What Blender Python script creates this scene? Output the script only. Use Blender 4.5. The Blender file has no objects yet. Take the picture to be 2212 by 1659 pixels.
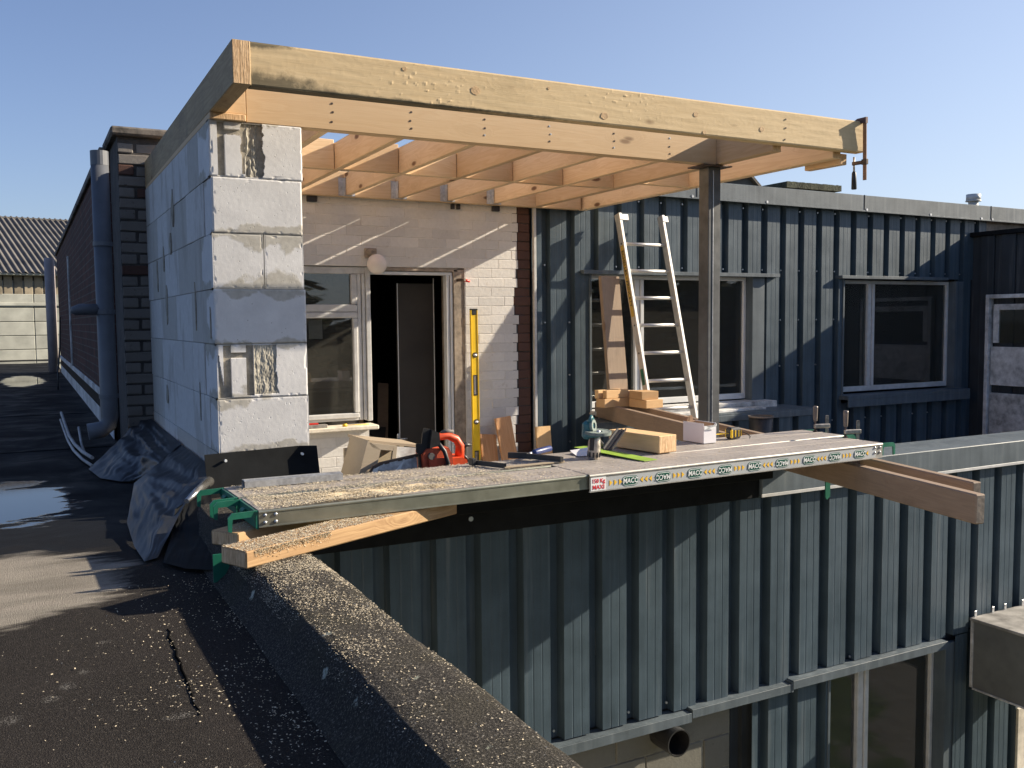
import bpy, math, random
import numpy as np
from mathutils import Matrix, Vector, Euler, noise as mnoise
random.seed(7); rng = np.random.default_rng(7)
R = math.radians
scn = bpy.context.scene
col = scn.collection

# ------------------------------------------------------------------ camera
YAW, PIT, ROL = R(27.88), R(-3.962), R(-.5403)
FWD = Vector((math.sin(YAW)*math.cos(PIT), math.cos(YAW)*math.cos(PIT), math.sin(PIT)))
RT0 = Vector((math.cos(YAW), -math.sin(YAW), 0)); UP0 = RT0.cross(FWD)
RT = RT0*math.cos(ROL)+UP0*math.sin(ROL); UPV = -RT0*math.sin(ROL)+UP0*math.cos(ROL)
cam_d = bpy.data.cameras.new('camera'); cam = bpy.data.objects.new('camera', cam_d); col.objects.link(cam)
m = Matrix((RT, UPV, -FWD)).transposed().to_4x4(); cam.matrix_world = m
cam_d.sensor_width = 36; cam_d.lens = 36*1984.5/2212; cam_d.clip_start = .05; cam_d.clip_end = 3000
scn.camera = cam
# ------------------------------------------------------------------ sky, sun, exposure
SUN_EL = math.atan2(.475, math.hypot(1, .2375)); SUN_AZ = math.atan2(1, -.2375)   # clockwise from +Y
w = bpy.data.worlds.new('World'); scn.world = w; w.use_nodes = True
wn = w.node_tree.nodes; wl = w.node_tree.links
sky = wn.new('ShaderNodeTexSky'); sky.sky_type = 'NISHITA'; sky.sun_disc = False
sky.sun_elevation = SUN_EL; sky.sun_rotation = SUN_AZ; sky.altitude = 0; sky.air_density = 1.0; sky.dust_density = .9; sky.ozone_density = 3.2
tint = wn.new('ShaderNodeMixRGB'); tint.blend_type = 'MULTIPLY'; tint.inputs[0].default_value = 1; tint.inputs[2].default_value = (.95, .97, 1.18, 1)
wl.new(sky.outputs[0], tint.inputs[1])
# milky aureole: the sky whitens smoothly towards the sun's side and the horizon
wtc = wn.new('ShaderNodeTexCoord'); wdt = wn.new('ShaderNodeVectorMath'); wdt.operation = 'DOT_PRODUCT'; wl.new(wtc.outputs['Generated'], wdt.inputs[0]); wdt.inputs[1].default_value = Vector((1, -.2375, .475)).normalized()
def wm(op, a, b):
    n = wn.new('ShaderNodeMath'); n.operation = op
    for i, q in enumerate((a, b)):
        if isinstance(q, bpy.types.NodeSocket): wl.new(q, n.inputs[i])
        else: n.inputs[i].default_value = q
    return n.outputs[0]
wg = wm('POWER', wm('MAXIMUM', wm('MULTIPLY', wm('ADD', wdt.outputs['Value'], 1.), .5), 0.), 3.)
wsp = wn.new('ShaderNodeSeparateXYZ'); wl.new(wtc.outputs['Generated'], wsp.inputs[0]); whz = wm('POWER', 2.718, wm('MULTIPLY', wm('MAXIMUM', wsp.outputs[2], 0.), -2.2))
wf = wm('MINIMUM', wm('ADD', wm('MULTIPLY', wm('MULTIPLY', wg, whz), 1.05), wm('MULTIPLY', wm('POWER', whz, 2.5), .22)), .72)
whm = wn.new('ShaderNodeMixRGB'); wl.new(wf, whm.inputs[0]); wl.new(tint.outputs[0], whm.inputs[1]); whm.inputs[2].default_value = (6.4, 7.3, 8.1, 1); wl.new(whm.outputs[0], wn['Background'].inputs[0])
wn['Background'].inputs[1].default_value = .058
sd = bpy.data.lights.new('sun', 'SUN'); sun = bpy.data.objects.new('sun', sd); col.objects.link(sun)
sd.energy = 5.0; sd.angle = R(.53); sd.color = (1, .87, .68)
sun.rotation_euler = Vector((1, -.2375, .475)).to_track_quat('Z', 'Y').to_euler()
scn.view_settings.view_transform = 'Standard'; scn.view_settings.look = 'None'
scn.view_settings.exposure = 1.09; scn.view_settings.gamma = 1; scn.view_settings.use_curve_mapping = False

# ------------------------------------------------------------------ mesh builder
class MB:
    def __init__(s): s.v = []; s.f = []; s.mi = []; s.sm = []
    def add(s, vs, fs, mi=0, sm=False):
        n = len(s.v); s.v += [tuple(v) for v in vs]
        for f in fs: s.f.append(tuple(i+n for i in f)); s.mi.append(mi); s.sm.append(sm)
        return s
    def box(s, x0, x1, y0, y1, z0, z1, b=0., mi=0, M=None):
        if b <= 0:
            vs = [Vector((x, y, z)) for x in (x0, x1) for y in (y0, y1) for z in (z0, z1)]
            fs = [(0, 1, 3, 2), (4, 6, 7, 5), (0, 4, 5, 1), (2, 3, 7, 6), (0, 2, 6, 4), (1, 5, 7, 3)]
        else:
            b = min(b, (x1-x0)*.45, (y1-y0)*.45, (z1-z0)*.45)
            vs = []; idx = {}
            X = (x0, x1); Y = (y0, y1); Z = (z0, z1); sg = (1, -1)
            for i in (0, 1):
                for j in (0, 1):
                    for k in (0, 1):
                        for a in range(3):   # vertex lying on face perpendicular to axis a
                            p = [X[i]+sg[i]*b, Y[j]+sg[j]*b, Z[k]+sg[k]*b]
                            p[a] = (X[i], Y[j], Z[k])[a]
                            idx[(i, j, k, a)] = len(vs); vs.append(Vector(p))
            fs = []
            for a in range(3):
                o = [q for q in range(3) if q != a]
                for e in (0, 1):
                    loop = []
                    for (u, v2) in ((0, 0), (1, 0), (1, 1), (0, 1)):
                        c = [0, 0, 0]; c[a] = e; c[o[0]] = u; c[o[1]] = v2
                        loop.append(idx[(c[0], c[1], c[2], a)])
                    fs.append(tuple(loop))
                # edges parallel to axis a
                for u in (0, 1):
                    for v2 in (0, 1):
                        c0 = [0, 0, 0]; c1 = [0, 0, 0]; c0[o[0]] = c1[o[0]] = u; c0[o[1]] = c1[o[1]] = v2; c1[a] = 1
                        fs.append((idx[(*c0, o[0])], idx[(*c0, o[1])], idx[(*c1, o[1])], idx[(*c1, o[0])]))
            for i in (0, 1):
                for j in (0, 1):
                    for k in (0, 1): fs.append(tuple(idx[(i, j, k, a)] for a in range(3)))
            # fix orientation
            c = Vector(((x0+x1)/2, (y0+y1)/2, (z0+z1)/2)); out = []
            for f in fs:
                p = [vs[q] for q in f]; n = (p[1]-p[0]).cross(p[2]-p[0]); ce = sum(p, Vector())/len(p)
                out.append(f if n.dot(ce-c) > 0 else tuple(reversed(f)))
            fs = out
        if M is not None: vs = [M @ v for v in vs]
        return s.add(vs, fs, mi)
    def tube(s, pts, r, n=10, mi=0, caps=True, r2=None, sm=True):
        pts = [Vector(p) for p in pts]; base = len(s.v); vs = []; L = len(pts); prev = None
        for i, p in enumerate(pts):
            t = (pts[min(i+1, L-1)]-pts[max(i-1, 0)]).normalized()
            if prev is None:
                a = Vector((0, 0, 1)) if abs(t.z) < .9 else Vector((1, 0, 0)); u = t.cross(a).normalized()
            else: u = (prev-t*prev.dot(t)).normalized()
            prev = u; w2 = t.cross(u)
            rr = (r[i] if isinstance(r, (list, tuple)) else r)
            for k in range(n):
                a = 2*math.pi*k/n; vs.append(p+u*rr*math.cos(a)+w2*rr*math.sin(a))
        fs = [(i*n+k, i*n+(k+1) % n, (i+1)*n+(k+1) % n, (i+1)*n+k) for i in range(L-1) for k in range(n)]
        s.add(vs, fs, mi, sm)
        if caps:
            s.add([], [], mi)
            s.f.append(tuple(base+k for k in reversed(range(n)))); s.mi.append(mi); s.sm.append(False)
            s.f.append(tuple(base+(L-1)*n+k for k in range(n))); s.mi.append(mi); s.sm.append(False)
        return s
    def cyl(s, p0, p1, r, n=12, mi=0, r1=None, sm=True): return s.tube([p0, p1], [r, r if r1 is None else r1], n, mi, True, sm=sm)
    def ring(s, p0, p1, ri, ro, n=24, mi=0, arc=2*math.pi, M=None):   # hollow pipe along p0-p1
        p0 = Vector(p0); p1 = Vector(p1); t = (p1-p0).normalized(); a = Vector((0, 0, 1)) if abs(t.z) < .9 else Vector((1, 0, 0))
        u = t.cross(a).normalized(); w2 = t.cross(u); vs = []
        for k in range(n):
            an = arc*k/n; d = u*math.cos(an)+w2*math.sin(an); vs += [p0+d*ri, p0+d*ro, p1+d*ro, p1+d*ri]
        fs = []
        for k in range(n):
            a0 = 4*k; b0 = 4*((k+1) % n)
            for q in range(4): fs.append((a0+q, a0+(q+1) % 4, b0+(q+1) % 4, b0+q))
        return s.add(vs, fs, mi, False)
    def prism(s, poly, d0, d1, ax='y', mi=0, M=None, sm=False):   # polygon in the other two axes, extruded along ax
        n = len(poly)
        def P(a, b, d): return Vector((a, d, b)) if ax == 'y' else (Vector((d, a, b)) if ax == 'x' else Vector((a, b, d)))
        vs = [P(a, b, d0) for a, b in poly]+[P(a, b, d1) for a, b in poly]
        if M is not None: vs = [M @ v for v in vs]
        fs = [tuple(range(n)), tuple(range(2*n-1, n-1, -1))]+[(i, i+n, (i+1) % n+n, (i+1) % n) for i in range(n)]
        return s.add(vs, fs, mi, sm)
    def grid(s, nu, nv, fn, mi=0, sm=True):
        vs = [fn(i/nu, j/nv) for j in range(nv+1) for i in range(nu+1)]
        fs = [(j*(nu+1)+i, j*(nu+1)+i+1, (j+1)*(nu+1)+i+1, (j+1)*(nu+1)+i) for j in range(nv) for i in range(nu)]
        return s.add(vs, fs, mi, sm)
    def ball(s, c, r, n=16, mi=0, sc=(1, 1, 1)):
        c = Vector(c)
        return s.grid(n, n//2, lambda u, v: c+Vector((sc[0]*r*math.sin(math.pi*v)*math.cos(2*math.pi*u), sc[1]*r*math.sin(math.pi*v)*math.sin(2*math.pi*u), sc[2]*r*math.cos(math.pi*v))), mi)
    def mesh(s, name, mats):
        me = bpy.data.meshes.new(name); me.from_pydata([tuple(v) for v in s.v], [], s.f)
        for mt in (mats if isinstance(mats, (list, tuple)) else [mats]): me.materials.append(mt)
        me.polygons.foreach_set('material_index', s.mi); me.polygons.foreach_set('use_smooth', s.sm); me.update()
        return me
def link(name, me, parent=None, loc=(0, 0, 0), rot=None):
    o = bpy.data.objects.new(name, me); col.objects.link(o); o.location = loc
    if rot is not None: o.rotation_euler = rot
    if parent is not None: o.parent = parent
    return o
def part(name, mb, mats, parent, loc=(0, 0, 0), rot=None, label=None, kind=None):
    o = link(name, mb.mesh(name, mats), parent, loc, rot)
    if label: o['label'] = label
    if kind: o['kind'] = kind
    return o
def tag(o, label, cat, group=None):
    o['label'] = label; o['category'] = cat
    if group: o['group'] = group
    return o
def thing(name, label, cat, loc=(0, 0, 0), rot=None, group=None):
    o = link(name, None, None, loc, rot); o.empty_display_size = .1
    return tag(o, label, cat, group)
def struct(name, mb, mats, kind='structure', loc=(0, 0, 0)):
    o = link(name, mb.mesh(name, mats), None, loc); o['kind'] = kind; return o
def copy_tree(o, parent=None):
    c = o.copy(); col.objects.link(c); c.parent = parent
    for ch in [q for q in bpy.data.objects if q.parent == o]: copy_tree(ch, c)
    return c
def text(name, body, size, mat, parent, M, off=.0, shear=0., kind=None, sx=1.):
    cu = bpy.data.curves.new('lettering', 'FONT'); cu.body = body; cu.size = size; cu.align_x = 'CENTER'; cu.align_y = 'CENTER'
    cu.extrude = .0004; cu.offset = off; cu.shear = shear; cu.resolution_u = 3
    t = bpy.data.objects.new('lettering', cu); col.objects.link(t); bpy.context.view_layer.update()
    me = bpy.data.meshes.new_from_object(t); me.materials.clear(); me.materials.append(mat)
    me.transform(M @ Matrix.Diagonal((sx, 1, 1, 1)))
    bpy.data.objects.remove(t); o = link(name, me, parent); return o

# ------------------------------------------------------------------ materials
class NT:
    def __init__(s, name):
        s.m = bpy.data.materials.new(name); s.m.use_nodes = True; s.n = s.m.node_tree.nodes; s.l = s.m.node_tree.links
        s.b = s.n['Principled BSDF']; s.tc = s.n.new('ShaderNodeTexCoord'); s.oi = s.n.new('ShaderNodeObjectInfo')
    def set(s, inp, v):
        if hasattr(v, 'is_linked') or isinstance(v, bpy.types.NodeSocket): s.l.new(v, inp)
        elif isinstance(v, tuple) and len(v) == 3 and inp.type == 'RGBA': inp.default_value = (*v, 1)
        else: inp.default_value = v
    def map(s, src='Object', scale=(1, 1, 1), rnd=0., loc=(0, 0, 0)):
        n = s.n.new('ShaderNodeMapping'); n.inputs['Scale'].default_value = scale; n.inputs['Location'].default_value = loc
        s.l.new(s.tc.outputs[src], n.inputs[0]); o = n.outputs[0]
        if rnd:
            a = s.n.new('ShaderNodeVectorMath'); a.operation = 'ADD'; mu = s.math('MULTIPLY', s.oi.outputs['Random'], rnd)
            s.l.new(o, a.inputs[0]); s.l.new(mu, a.inputs[1]); o = a.outputs[0]
        return o
    def math(s, op, a, b=None, c=None, clamp=False):
        n = s.n.new('ShaderNodeMath'); n.operation = op; n.use_clamp = clamp
        for i, x in enumerate((a, b, c)):
            if x is not None: s.set(n.inputs[i], x)
        return n.outputs[0]
    def noise(s, vec, scale, detail=4, rough=.55, dist=0.):
        n = s.n.new('ShaderNodeTexNoise'); s.l.new(vec, n.inputs['Vector']); n.inputs['Scale'].default_value = scale
        n.inputs['Detail'].default_value = detail; n.inputs['Roughness'].default_value = rough; n.inputs['Distortion'].default_value = dist
        return n.outputs[0]
    def voro(s, vec, scale, feat='F1'):
        n = s.n.new('ShaderNodeTexVoronoi'); n.feature = feat; s.l.new(vec, n.inputs['Vector']); n.inputs['Scale'].default_value = scale
        return n.outputs['Distance'], n.outputs.get('Color')
    def ramp(s, fac, stops, interp='LINEAR'):
        n = s.n.new('ShaderNodeValToRGB'); s.set(n.inputs[0], fac); e = n.color_ramp.elements; n.color_ramp.interpolation = interp
        while len(e) < len(stops): e.new(.5)
        for i, (p, c) in enumerate(stops): e[i].position = p; e[i].color = (*c, 1) if isinstance(c, tuple) else (c, c, c, 1)
        return n.outputs[0]
    def mix(s, fac, a, b, mode='MIX'):
        n = s.n.new('ShaderNodeMixRGB'); n.blend_type = mode; s.set(n.inputs[0], fac); s.set(n.inputs[1], a); s.set(n.inputs[2], b); return n.outputs[0]
    def sep(s, vec):
        n = s.n.new('ShaderNodeSeparateXYZ'); s.l.new(vec, n.inputs[0]); return n.outputs
    def comb(s, x, y, z):
        n = s.n.new('ShaderNodeCombineXYZ')
        for i, q in enumerate((x, y, z)): s.set(n.inputs[i], q)
        return n.outputs[0]
    def bump(s, h, strength=.3, dist=.01, prev=None):
        n = s.n.new('ShaderNodeBump'); n.inputs['Strength'].default_value = strength; n.inputs['Distance'].default_value = dist
        s.l.new(h, n.inputs['Height'])
        if prev is not None: s.l.new(prev, n.inputs['Normal'])
        return n.outputs[0]
    def out(s, color=None, rough=None, metal=None, normal=None, spec=None):
        if color is not None: s.set(s.b.inputs['Base Color'], color)
        if rough is not None: s.set(s.b.inputs['Roughness'], rough)
        if metal is not None: s.set(s.b.inputs['Metallic'], metal)
        if normal is not None: s.l.new(normal, s.b.inputs['Normal'])
        if spec is not None: s.b.inputs['Specular IOR Level'].default_value = spec
        return s.m
def plain(name, c, rough=.6, metal=0., var=.15, sc=20, bump=.15, bd=.002, rnd=7., spec=.5):
    t = NT(name); v = t.map(rnd=rnd); n1 = t.noise(v, sc, 5, .6); n2 = t.noise(v, sc*.17, 3)
    f = t.math('ADD', t.math('MULTIPLY', n1, .5), t.math('MULTIPLY', n2, .5))
    lo = tuple(q*(1-var*1.6) for q in c); hi = tuple(min(1, q*(1+var*1.6)) for q in c)
    cc = t.ramp(f, [(.3, lo), (.7, hi)])
    return t.out(cc, t.math('ADD', t.math('MULTIPLY', n1, .2), rough-.1), metal, t.bump(n1, bump, bd), spec)
def wood(name, base, dark, knot=(.12, .05, .02), rough=.7, stain=None, kn=1., bump=.35, grain=1.):
    t = NT(name); v = t.map(rnd=23.); x, y, z = t.sep(v)
    kv = t.comb(t.math('MULTIPLY', x, 2.6), t.math('MULTIPLY', y, 7), t.math('MULTIPLY', z, 7)); kd, kc = t.voro(kv, 1.)
    kmask = t.ramp(kd, [(0, 1.), (.085, .85), (.13, .0)]); halo = t.ramp(kd, [(.0, 1.), (.38, 0.)])
    gv = t.comb(t.math('MULTIPLY', x, 1.1), t.math('ADD', t.math('MULTIPLY', y, 16), t.math('MULTIPLY', halo, .9)), t.math('ADD', t.math('MULTIPLY', z, 16), t.math('MULTIPLY', halo, 1.3)))
    g1 = t.noise(gv, 1.3, 3, .5, .4); rings = t.math('FRACT', t.math('MULTIPLY', g1, 7.)); rr = t.ramp(rings, [(0, .15), (.75, .75), (1, .1)])
    fv = t.comb(t.math('MULTIPLY', x, 9), t.math('MULTIPLY', y, 220), t.math('MULTIPLY', z, 220)); fib = t.noise(fv, 1., 3, .6)
    big = t.noise(v, 2.2, 3)
    f = t.math('ADD', t.math('MULTIPLY', rr, .42*grain), t.math('ADD', t.math('MULTIPLY', fib, .25), t.math('MULTIPLY', big, .35)))
    c = t.ramp(f, [(.25, dark), (.75, base)])
    c = t.mix(t.math('MULTIPLY', halo, .35*kn), c, tuple(a*.75 for a in dark)); c = t.mix(t.math('MULTIPLY', kmask, .9*kn), c, knot)
    rv = t.ramp(t.oi.outputs['Random'], [(0, (.76, .72, .68)), (.5, (.98, .95, .92)), (1, (1.1, 1.1, 1.08))]); c = t.mix(1., c, rv, 'MULTIPLY')
    if stain is not None:
        sm = t.ramp(t.noise(v, 3.3, 6, .7, .5), [(.52, 0.), (.68, 1.)]); c = t.mix(t.math('MULTIPLY', sm, stain[0]), c, stain[1])
    h = t.math('ADD', t.math('MULTIPLY', fib, .5), t.math('MULTIPLY', rr, .3))
    return t.out(c, rough, 0., t.bump(h, bump, .002), .3)
M = {}
M['fascia'] = wood('weathered_fascia_timber', (.74, .60, .38), (.62, .47, .27), stain=(.18, (.30, .24, .13)), rough=.75, kn=.8, bump=.35, grain=.55)
M['fresh'] = wood('fresh_pine', (.82, .64, .42), (.70, .50, .30), kn=.8, grain=.55)
M['joist'] = wood('joist_pine', (.81, .63, .42), (.65, .46, .27), kn=1.1, grain=.85)
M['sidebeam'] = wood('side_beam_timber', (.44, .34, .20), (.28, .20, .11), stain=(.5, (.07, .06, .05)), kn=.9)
M['old'] = wood('grey_brown_timber', (.40, .31, .235), (.26, .195, .145), stain=(.3, (.12, .095, .075)), kn=.5, grain=.5)
M['pale'] = wood('pale_planed_pine', (.78, .55, .31), (.62, .40, .20), kn=.35, grain=.5)
M['dirty'] = wood('sawn_timber', (.50, .34, .18), (.30, .18, .09), stain=(.5, (.13, .09, .05)), kn=.5, bump=.7)
t = NT('end_grain'); v = t.map(rnd=9.); x, y, z = t.sep(v); n1 = t.noise(t.comb(t.math('MULTIPLY', x, 20), t.math('MULTIPLY', y, 160), t.math('MULTIPLY', z, 14)), 1., 4, .65); n2 = t.noise(v, 40, 4, .6)
c = t.ramp(t.math('ADD', t.math('MULTIPLY', n1, .7), t.math('MULTIPLY', n2, .3)), [(.35, (.40, .24, .12)), (.65, (.78, .55, .33))])
M['endgrain'] = t.out(c, .85, 0., t.bump(n1, .8, .004), .2)

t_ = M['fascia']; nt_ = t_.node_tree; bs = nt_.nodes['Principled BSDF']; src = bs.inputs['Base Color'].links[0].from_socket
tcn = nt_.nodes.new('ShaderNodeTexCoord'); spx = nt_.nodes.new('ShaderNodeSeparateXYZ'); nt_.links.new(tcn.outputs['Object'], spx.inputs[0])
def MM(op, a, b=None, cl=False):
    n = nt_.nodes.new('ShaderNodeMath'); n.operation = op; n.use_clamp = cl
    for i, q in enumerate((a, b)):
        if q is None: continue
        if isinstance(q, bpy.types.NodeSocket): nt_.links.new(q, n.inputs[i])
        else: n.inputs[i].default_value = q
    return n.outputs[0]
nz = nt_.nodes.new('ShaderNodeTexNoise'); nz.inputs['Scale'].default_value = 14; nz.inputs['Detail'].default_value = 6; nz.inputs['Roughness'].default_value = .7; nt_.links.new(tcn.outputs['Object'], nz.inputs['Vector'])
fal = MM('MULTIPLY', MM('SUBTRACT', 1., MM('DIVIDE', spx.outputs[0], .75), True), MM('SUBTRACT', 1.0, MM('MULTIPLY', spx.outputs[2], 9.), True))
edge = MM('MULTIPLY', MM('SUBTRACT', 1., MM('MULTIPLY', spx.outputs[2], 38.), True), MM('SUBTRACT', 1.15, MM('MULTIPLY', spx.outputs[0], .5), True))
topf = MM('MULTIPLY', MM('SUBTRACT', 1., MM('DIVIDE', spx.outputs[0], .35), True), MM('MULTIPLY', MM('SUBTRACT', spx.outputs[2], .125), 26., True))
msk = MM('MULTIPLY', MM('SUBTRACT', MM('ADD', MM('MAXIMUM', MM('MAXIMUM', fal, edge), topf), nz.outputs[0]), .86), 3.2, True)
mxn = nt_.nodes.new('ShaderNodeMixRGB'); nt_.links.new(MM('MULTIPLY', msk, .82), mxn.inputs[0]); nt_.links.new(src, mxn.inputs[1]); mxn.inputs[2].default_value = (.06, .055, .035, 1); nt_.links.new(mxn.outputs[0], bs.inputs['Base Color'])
# aerated concrete blocks, with damp mortar smears round the joints (world-fixed by object coordinates of the wall)
def block_mat(name, course, z0):
    t = NT(name); g = t.n.new('ShaderNodeNewGeometry').outputs['Position']; x, y, z = t.sep(g)
    n1 = t.noise(g, 260, 3); n2 = t.noise(g, 9, 4, .6); big = t.noise(g, 3.2, 2, .5); pores = t.voro(g, 190)[0]; pit = t.ramp(t.voro(g, 34)[0], [(.05, 0.), (.09, 1.)])
    fz = t.math('ABSOLUTE', t.math('SUBTRACT', t.math('FRACT', t.math('ADD', t.math('DIVIDE', t.math('SUBTRACT', z, z0), course), .5)), .5))   # 0 at a joint
    lim = t.math('SUBTRACT', t.math('MULTIPLY', t.math('ADD', n2, t.math('MULTIPLY', big, 1.4)), .72), .735)
    sm = t.math('MULTIPLY', t.math('SUBTRACT', lim, fz), 15., clamp=True)
    c = t.ramp(n2, [(.3, (.60, .59, .585)), (.7, (.70, .69, .68))]); c = t.mix(t.math('MULTIPLY', t.ramp(pores, [(.0, 1.), (.3, 0.)]), .25), c, (.42, .41, .40))
    bc = t.ramp(t.oi.outputs['Random'], [(0, .93), (1, 1.04)]); c = t.mix(1., c, bc, 'MULTIPLY')
    c = t.mix(t.math('MULTIPLY', sm, .85), c, t.ramp(t.noise(g, 30, 4), [(.3, (.34, .315, .265)), (.7, (.47, .445, .39))]))
    c = t.mix(pit, (.28, .26, .24), c)
    h = t.math('ADD', t.math('MULTIPLY', n1, .35), t.math('ADD', t.math('MULTIPLY', pit, .6), t.math('MULTIPLY', sm, .3)))
    return t.out(c, .92, 0., t.bump(h, .45, .0025), .2)
M['block'] = block_mat('aerated_concrete_block', .2449, .885)
t = NT('aerated_block_side'); g = t.n.new('ShaderNodeNewGeometry').outputs['Position']; x, y, z = t.sep(g); n1 = t.noise(g, 260, 3)
vs_ = t.noise(t.comb(t.math('MULTIPLY', x, 5), t.math('MULTIPLY', y, 7), t.math('MULTIPLY', z, 1.7)), 1., 5, .6); big = t.noise(g, 1.9, 2, .5)
sm = t.ramp(t.math('ADD', t.math('MULTIPLY', vs_, .7), t.math('MULTIPLY', big, .35)), [(.565, 0.), (.60, 1.)])
c = t.mix(t.math('MULTIPLY', t.ramp(t.oi.outputs['Random'], [(.35, 0.), (.45, 1.)]), .8), (.50, .48, .445), (.65, .64, .63)); c = t.mix(t.math('MULTIPLY', sm, .5), c, (.38, .35, .31))
c = t.mix(t.ramp(t.noise(g, 30, 4), [(.3, .25), (.7, 0.)]), c, (.3, .28, .25)); M['blockside'] = t.out(c, .92, 0., t.bump(t.math('ADD', n1, sm), .4, .0025), .2)
M['chisel'] = plain('damp_chiselled_mortar', (.30, .28, .235), .9, 0, .5, 30, .9, .006)
M['mortar'] = plain('grey_mortar', (.30, .27, .22), .95, 0, .3, 40, .6, .004)

def paintbrick(name, c, dirt, amt=.5):
    t = NT(name); g = t.n.new('ShaderNodeNewGeometry').outputs['Position']; n1 = t.noise(g, 38, 5, .65); n2 = t.noise(g, 7, 6, .7); n3 = t.noise(g, 110, 3)
    cc = t.ramp(n1, [(.3, tuple(q*.9 for q in c)), (.7, c)]); d = t.ramp(t.math('ADD', t.math('MULTIPLY', n1, .45), t.math('MULTIPLY', n2, .6)), [(.60, 0.), (.72, 1.)])
    cc = t.mix(t.math('MULTIPLY', d, amt), cc, dirt); rv = t.ramp(t.oi.outputs['Random'], [(0, .90), (1, 1.05)]); cc = t.mix(1., cc, rv, 'MULTIPLY')
    return t.out(cc, .75, 0., t.bump(t.math('ADD', n1, t.math('MULTIPLY', n3, .4)), .5, .004), .35)
M['wbrick'] = paintbrick('white_painted_brick', (.68, .66, .63), (.30, .25, .21), .5)
M['wmortar'] = paintbrick('white_painted_joint', (.66, .635, .60), (.14, .12, .10), .7)
M['rbrick'] = paintbrick('dark_red_brick', (.095, .048, .036), (.03, .02, .018))
M['pbrick'] = paintbrick('sooty_brick', (.20, .18, .16), (.028, .025, .022), .95)
M['pmortar'] = plain('dark_mortar', (.06, .054, .05), .95, 0, .4, 40, .6, .004)
# distant side wall: too foreshortened to pick bricks apart
t = NT('side_brickwork'); g = t.n.new('ShaderNodeNewGeometry').outputs['Position']; x, y, z = t.sep(g); bt = t.n.new('ShaderNodeTexBrick'); t.l.new(t.comb(y, z, x), bt.inputs['Vector'])
bt.inputs['Scale'].default_value = 1; bt.inputs['Brick Width'].default_value = .22; bt.inputs['Row Height'].default_value = .072; bt.inputs['Mortar Size'].default_value = .006
bt.inputs['Color1'].default_value = (.115, .05, .038, 1); bt.inputs['Color2'].default_value = (.07, .033, .028, 1); bt.inputs['Mortar'].default_value = (.12, .10, .09, 1)
M['sidebrick'] = t.out(t.mix(t.ramp(t.noise(g, 5, 5), [(.4, 0.), (.7, .6)]), bt.outputs[0], (.04, .032, .03)), .9, 0., t.bump(bt.outputs['Fac'], -.5, .006), .2)

def cladmat(name, c, rough=.42):
    t = NT(name); g = t.n.new('ShaderNodeNewGeometry').outputs['Position']; x, y, z = t.sep(g)
    sp = t.voro(g, 420)[0]; n2 = t.noise(g, 5, 4, .6); st = t.noise(t.comb(t.math('MULTIPLY', x, 22), t.math('MULTIPLY', y, 22), t.math('MULTIPLY', z, .9)), 1., 4, .6)
    cc = t.ramp(t.math('ADD', t.math('MULTIPLY', n2, .5), t.math('MULTIPLY', st, .5)), [(.32, tuple(q*.68 for q in c)), (.68, tuple(q*1.22 for q in c))])
    dk = t.ramp(t.voro(g, 75)[0], [(.10, 1.), (.16, 0.)]); cc = t.mix(t.math('MULTIPLY', dk, .55), cc, tuple(q*.35 for q in c))
    dust = t.ramp(st, [(.56, 0.), (.8, .35)]); cc = t.mix(dust, cc, (.22, .23, .23))
    return t.out(cc, t.math('ADD', t.math('MULTIPLY', n2, .25), rough-.1), 0., t.bump(t.math('ADD', sp, t.math('MULTIPLY', n2, .5)), .25, .0012), .35)
M['clad'] = cladmat('blue_grey_cladding', (.058, .087, .112))
M['trim'] = cladmat('grey_blue_trim', (.10, .125, .145), .45)
M['darkclad'] = cladmat('near_black_cladding', (.035, .042, .05), .5)
M['blackfelt'] = plain('black_membrane', (.011, .012, .013), .75, 0, .3, 14, .4, .003, spec=.12)
M['white'] = plain('white_window_frame', (.62, .63, .63), .38, 0, .08, 12, .08, .001)
M['greyframe'] = plain('weathered_aluminium_frame', (.54, .54, .53), .45, .0, .15, 18, .15, .001)
M['dirtywhite'] = plain('flaking_white_paint', (.50, .50, .49), .7, 0, .45, 16, .5, .003)
M['sill'] = plain('cream_stone_sill', (.66, .60, .50), .8, 0, .2, 25, .4, .003)
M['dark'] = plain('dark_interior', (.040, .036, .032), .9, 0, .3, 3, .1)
M['steel'] = plain('mill_scale_steel', (.095, .098, .10), .5, .35, .35, 14, .25, .001)
M['rust'] = plain('rusty_brown_steel', (.10, .07, .055), .65, .2, .4, 14, .3, .001)
M['galv'] = plain('galvanised_steel', (.50, .51, .52), .4, .75, .25, 60, .15, .001)
M['alu'] = plain('brushed_aluminium', (.36, .35, .325), .5, .6, .12, 40, .12, .001)
M['aluw'] = plain('ladder_aluminium', (.56, .55, .53), .45, .6, .12, 30, .1, .001)
M['green'] = plain('dark_green_plastic', (.01, .12, .075), .4, 0, .2, 20, .1, .001)
M['yellow'] = plain('yellow_enamel', (.80, .52, .02), .35, 0, .08, 10, .05, .001)
M['black'] = plain('black_plastic', (.022, .022, .023), .45, 0, .3, 30, .15, .001)
M['orange'] = plain('orange_plastic', (.70, .085, .025), .42, 0, .25, 25, .15, .001)
M['orangedirty'] = plain('oily_orange_plastic', (.42, .07, .03), .5, 0, .5, 25, .2, .001)
M['red'] = plain('red_plastic', (.55, .03, .02), .4, 0, .15, 20)
M['blue'] = plain('blue_plastic', (.02, .04, .16), .4, 0, .2, 20)
M['teal'] = plain('teal_tool_housing', (.03, .13, .15), .45, 0, .35, 30)
M['disc'] = plain('grey_green_abrasive', (.20, .24, .22), .9, 0, .3, 120, .6, .002)
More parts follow.
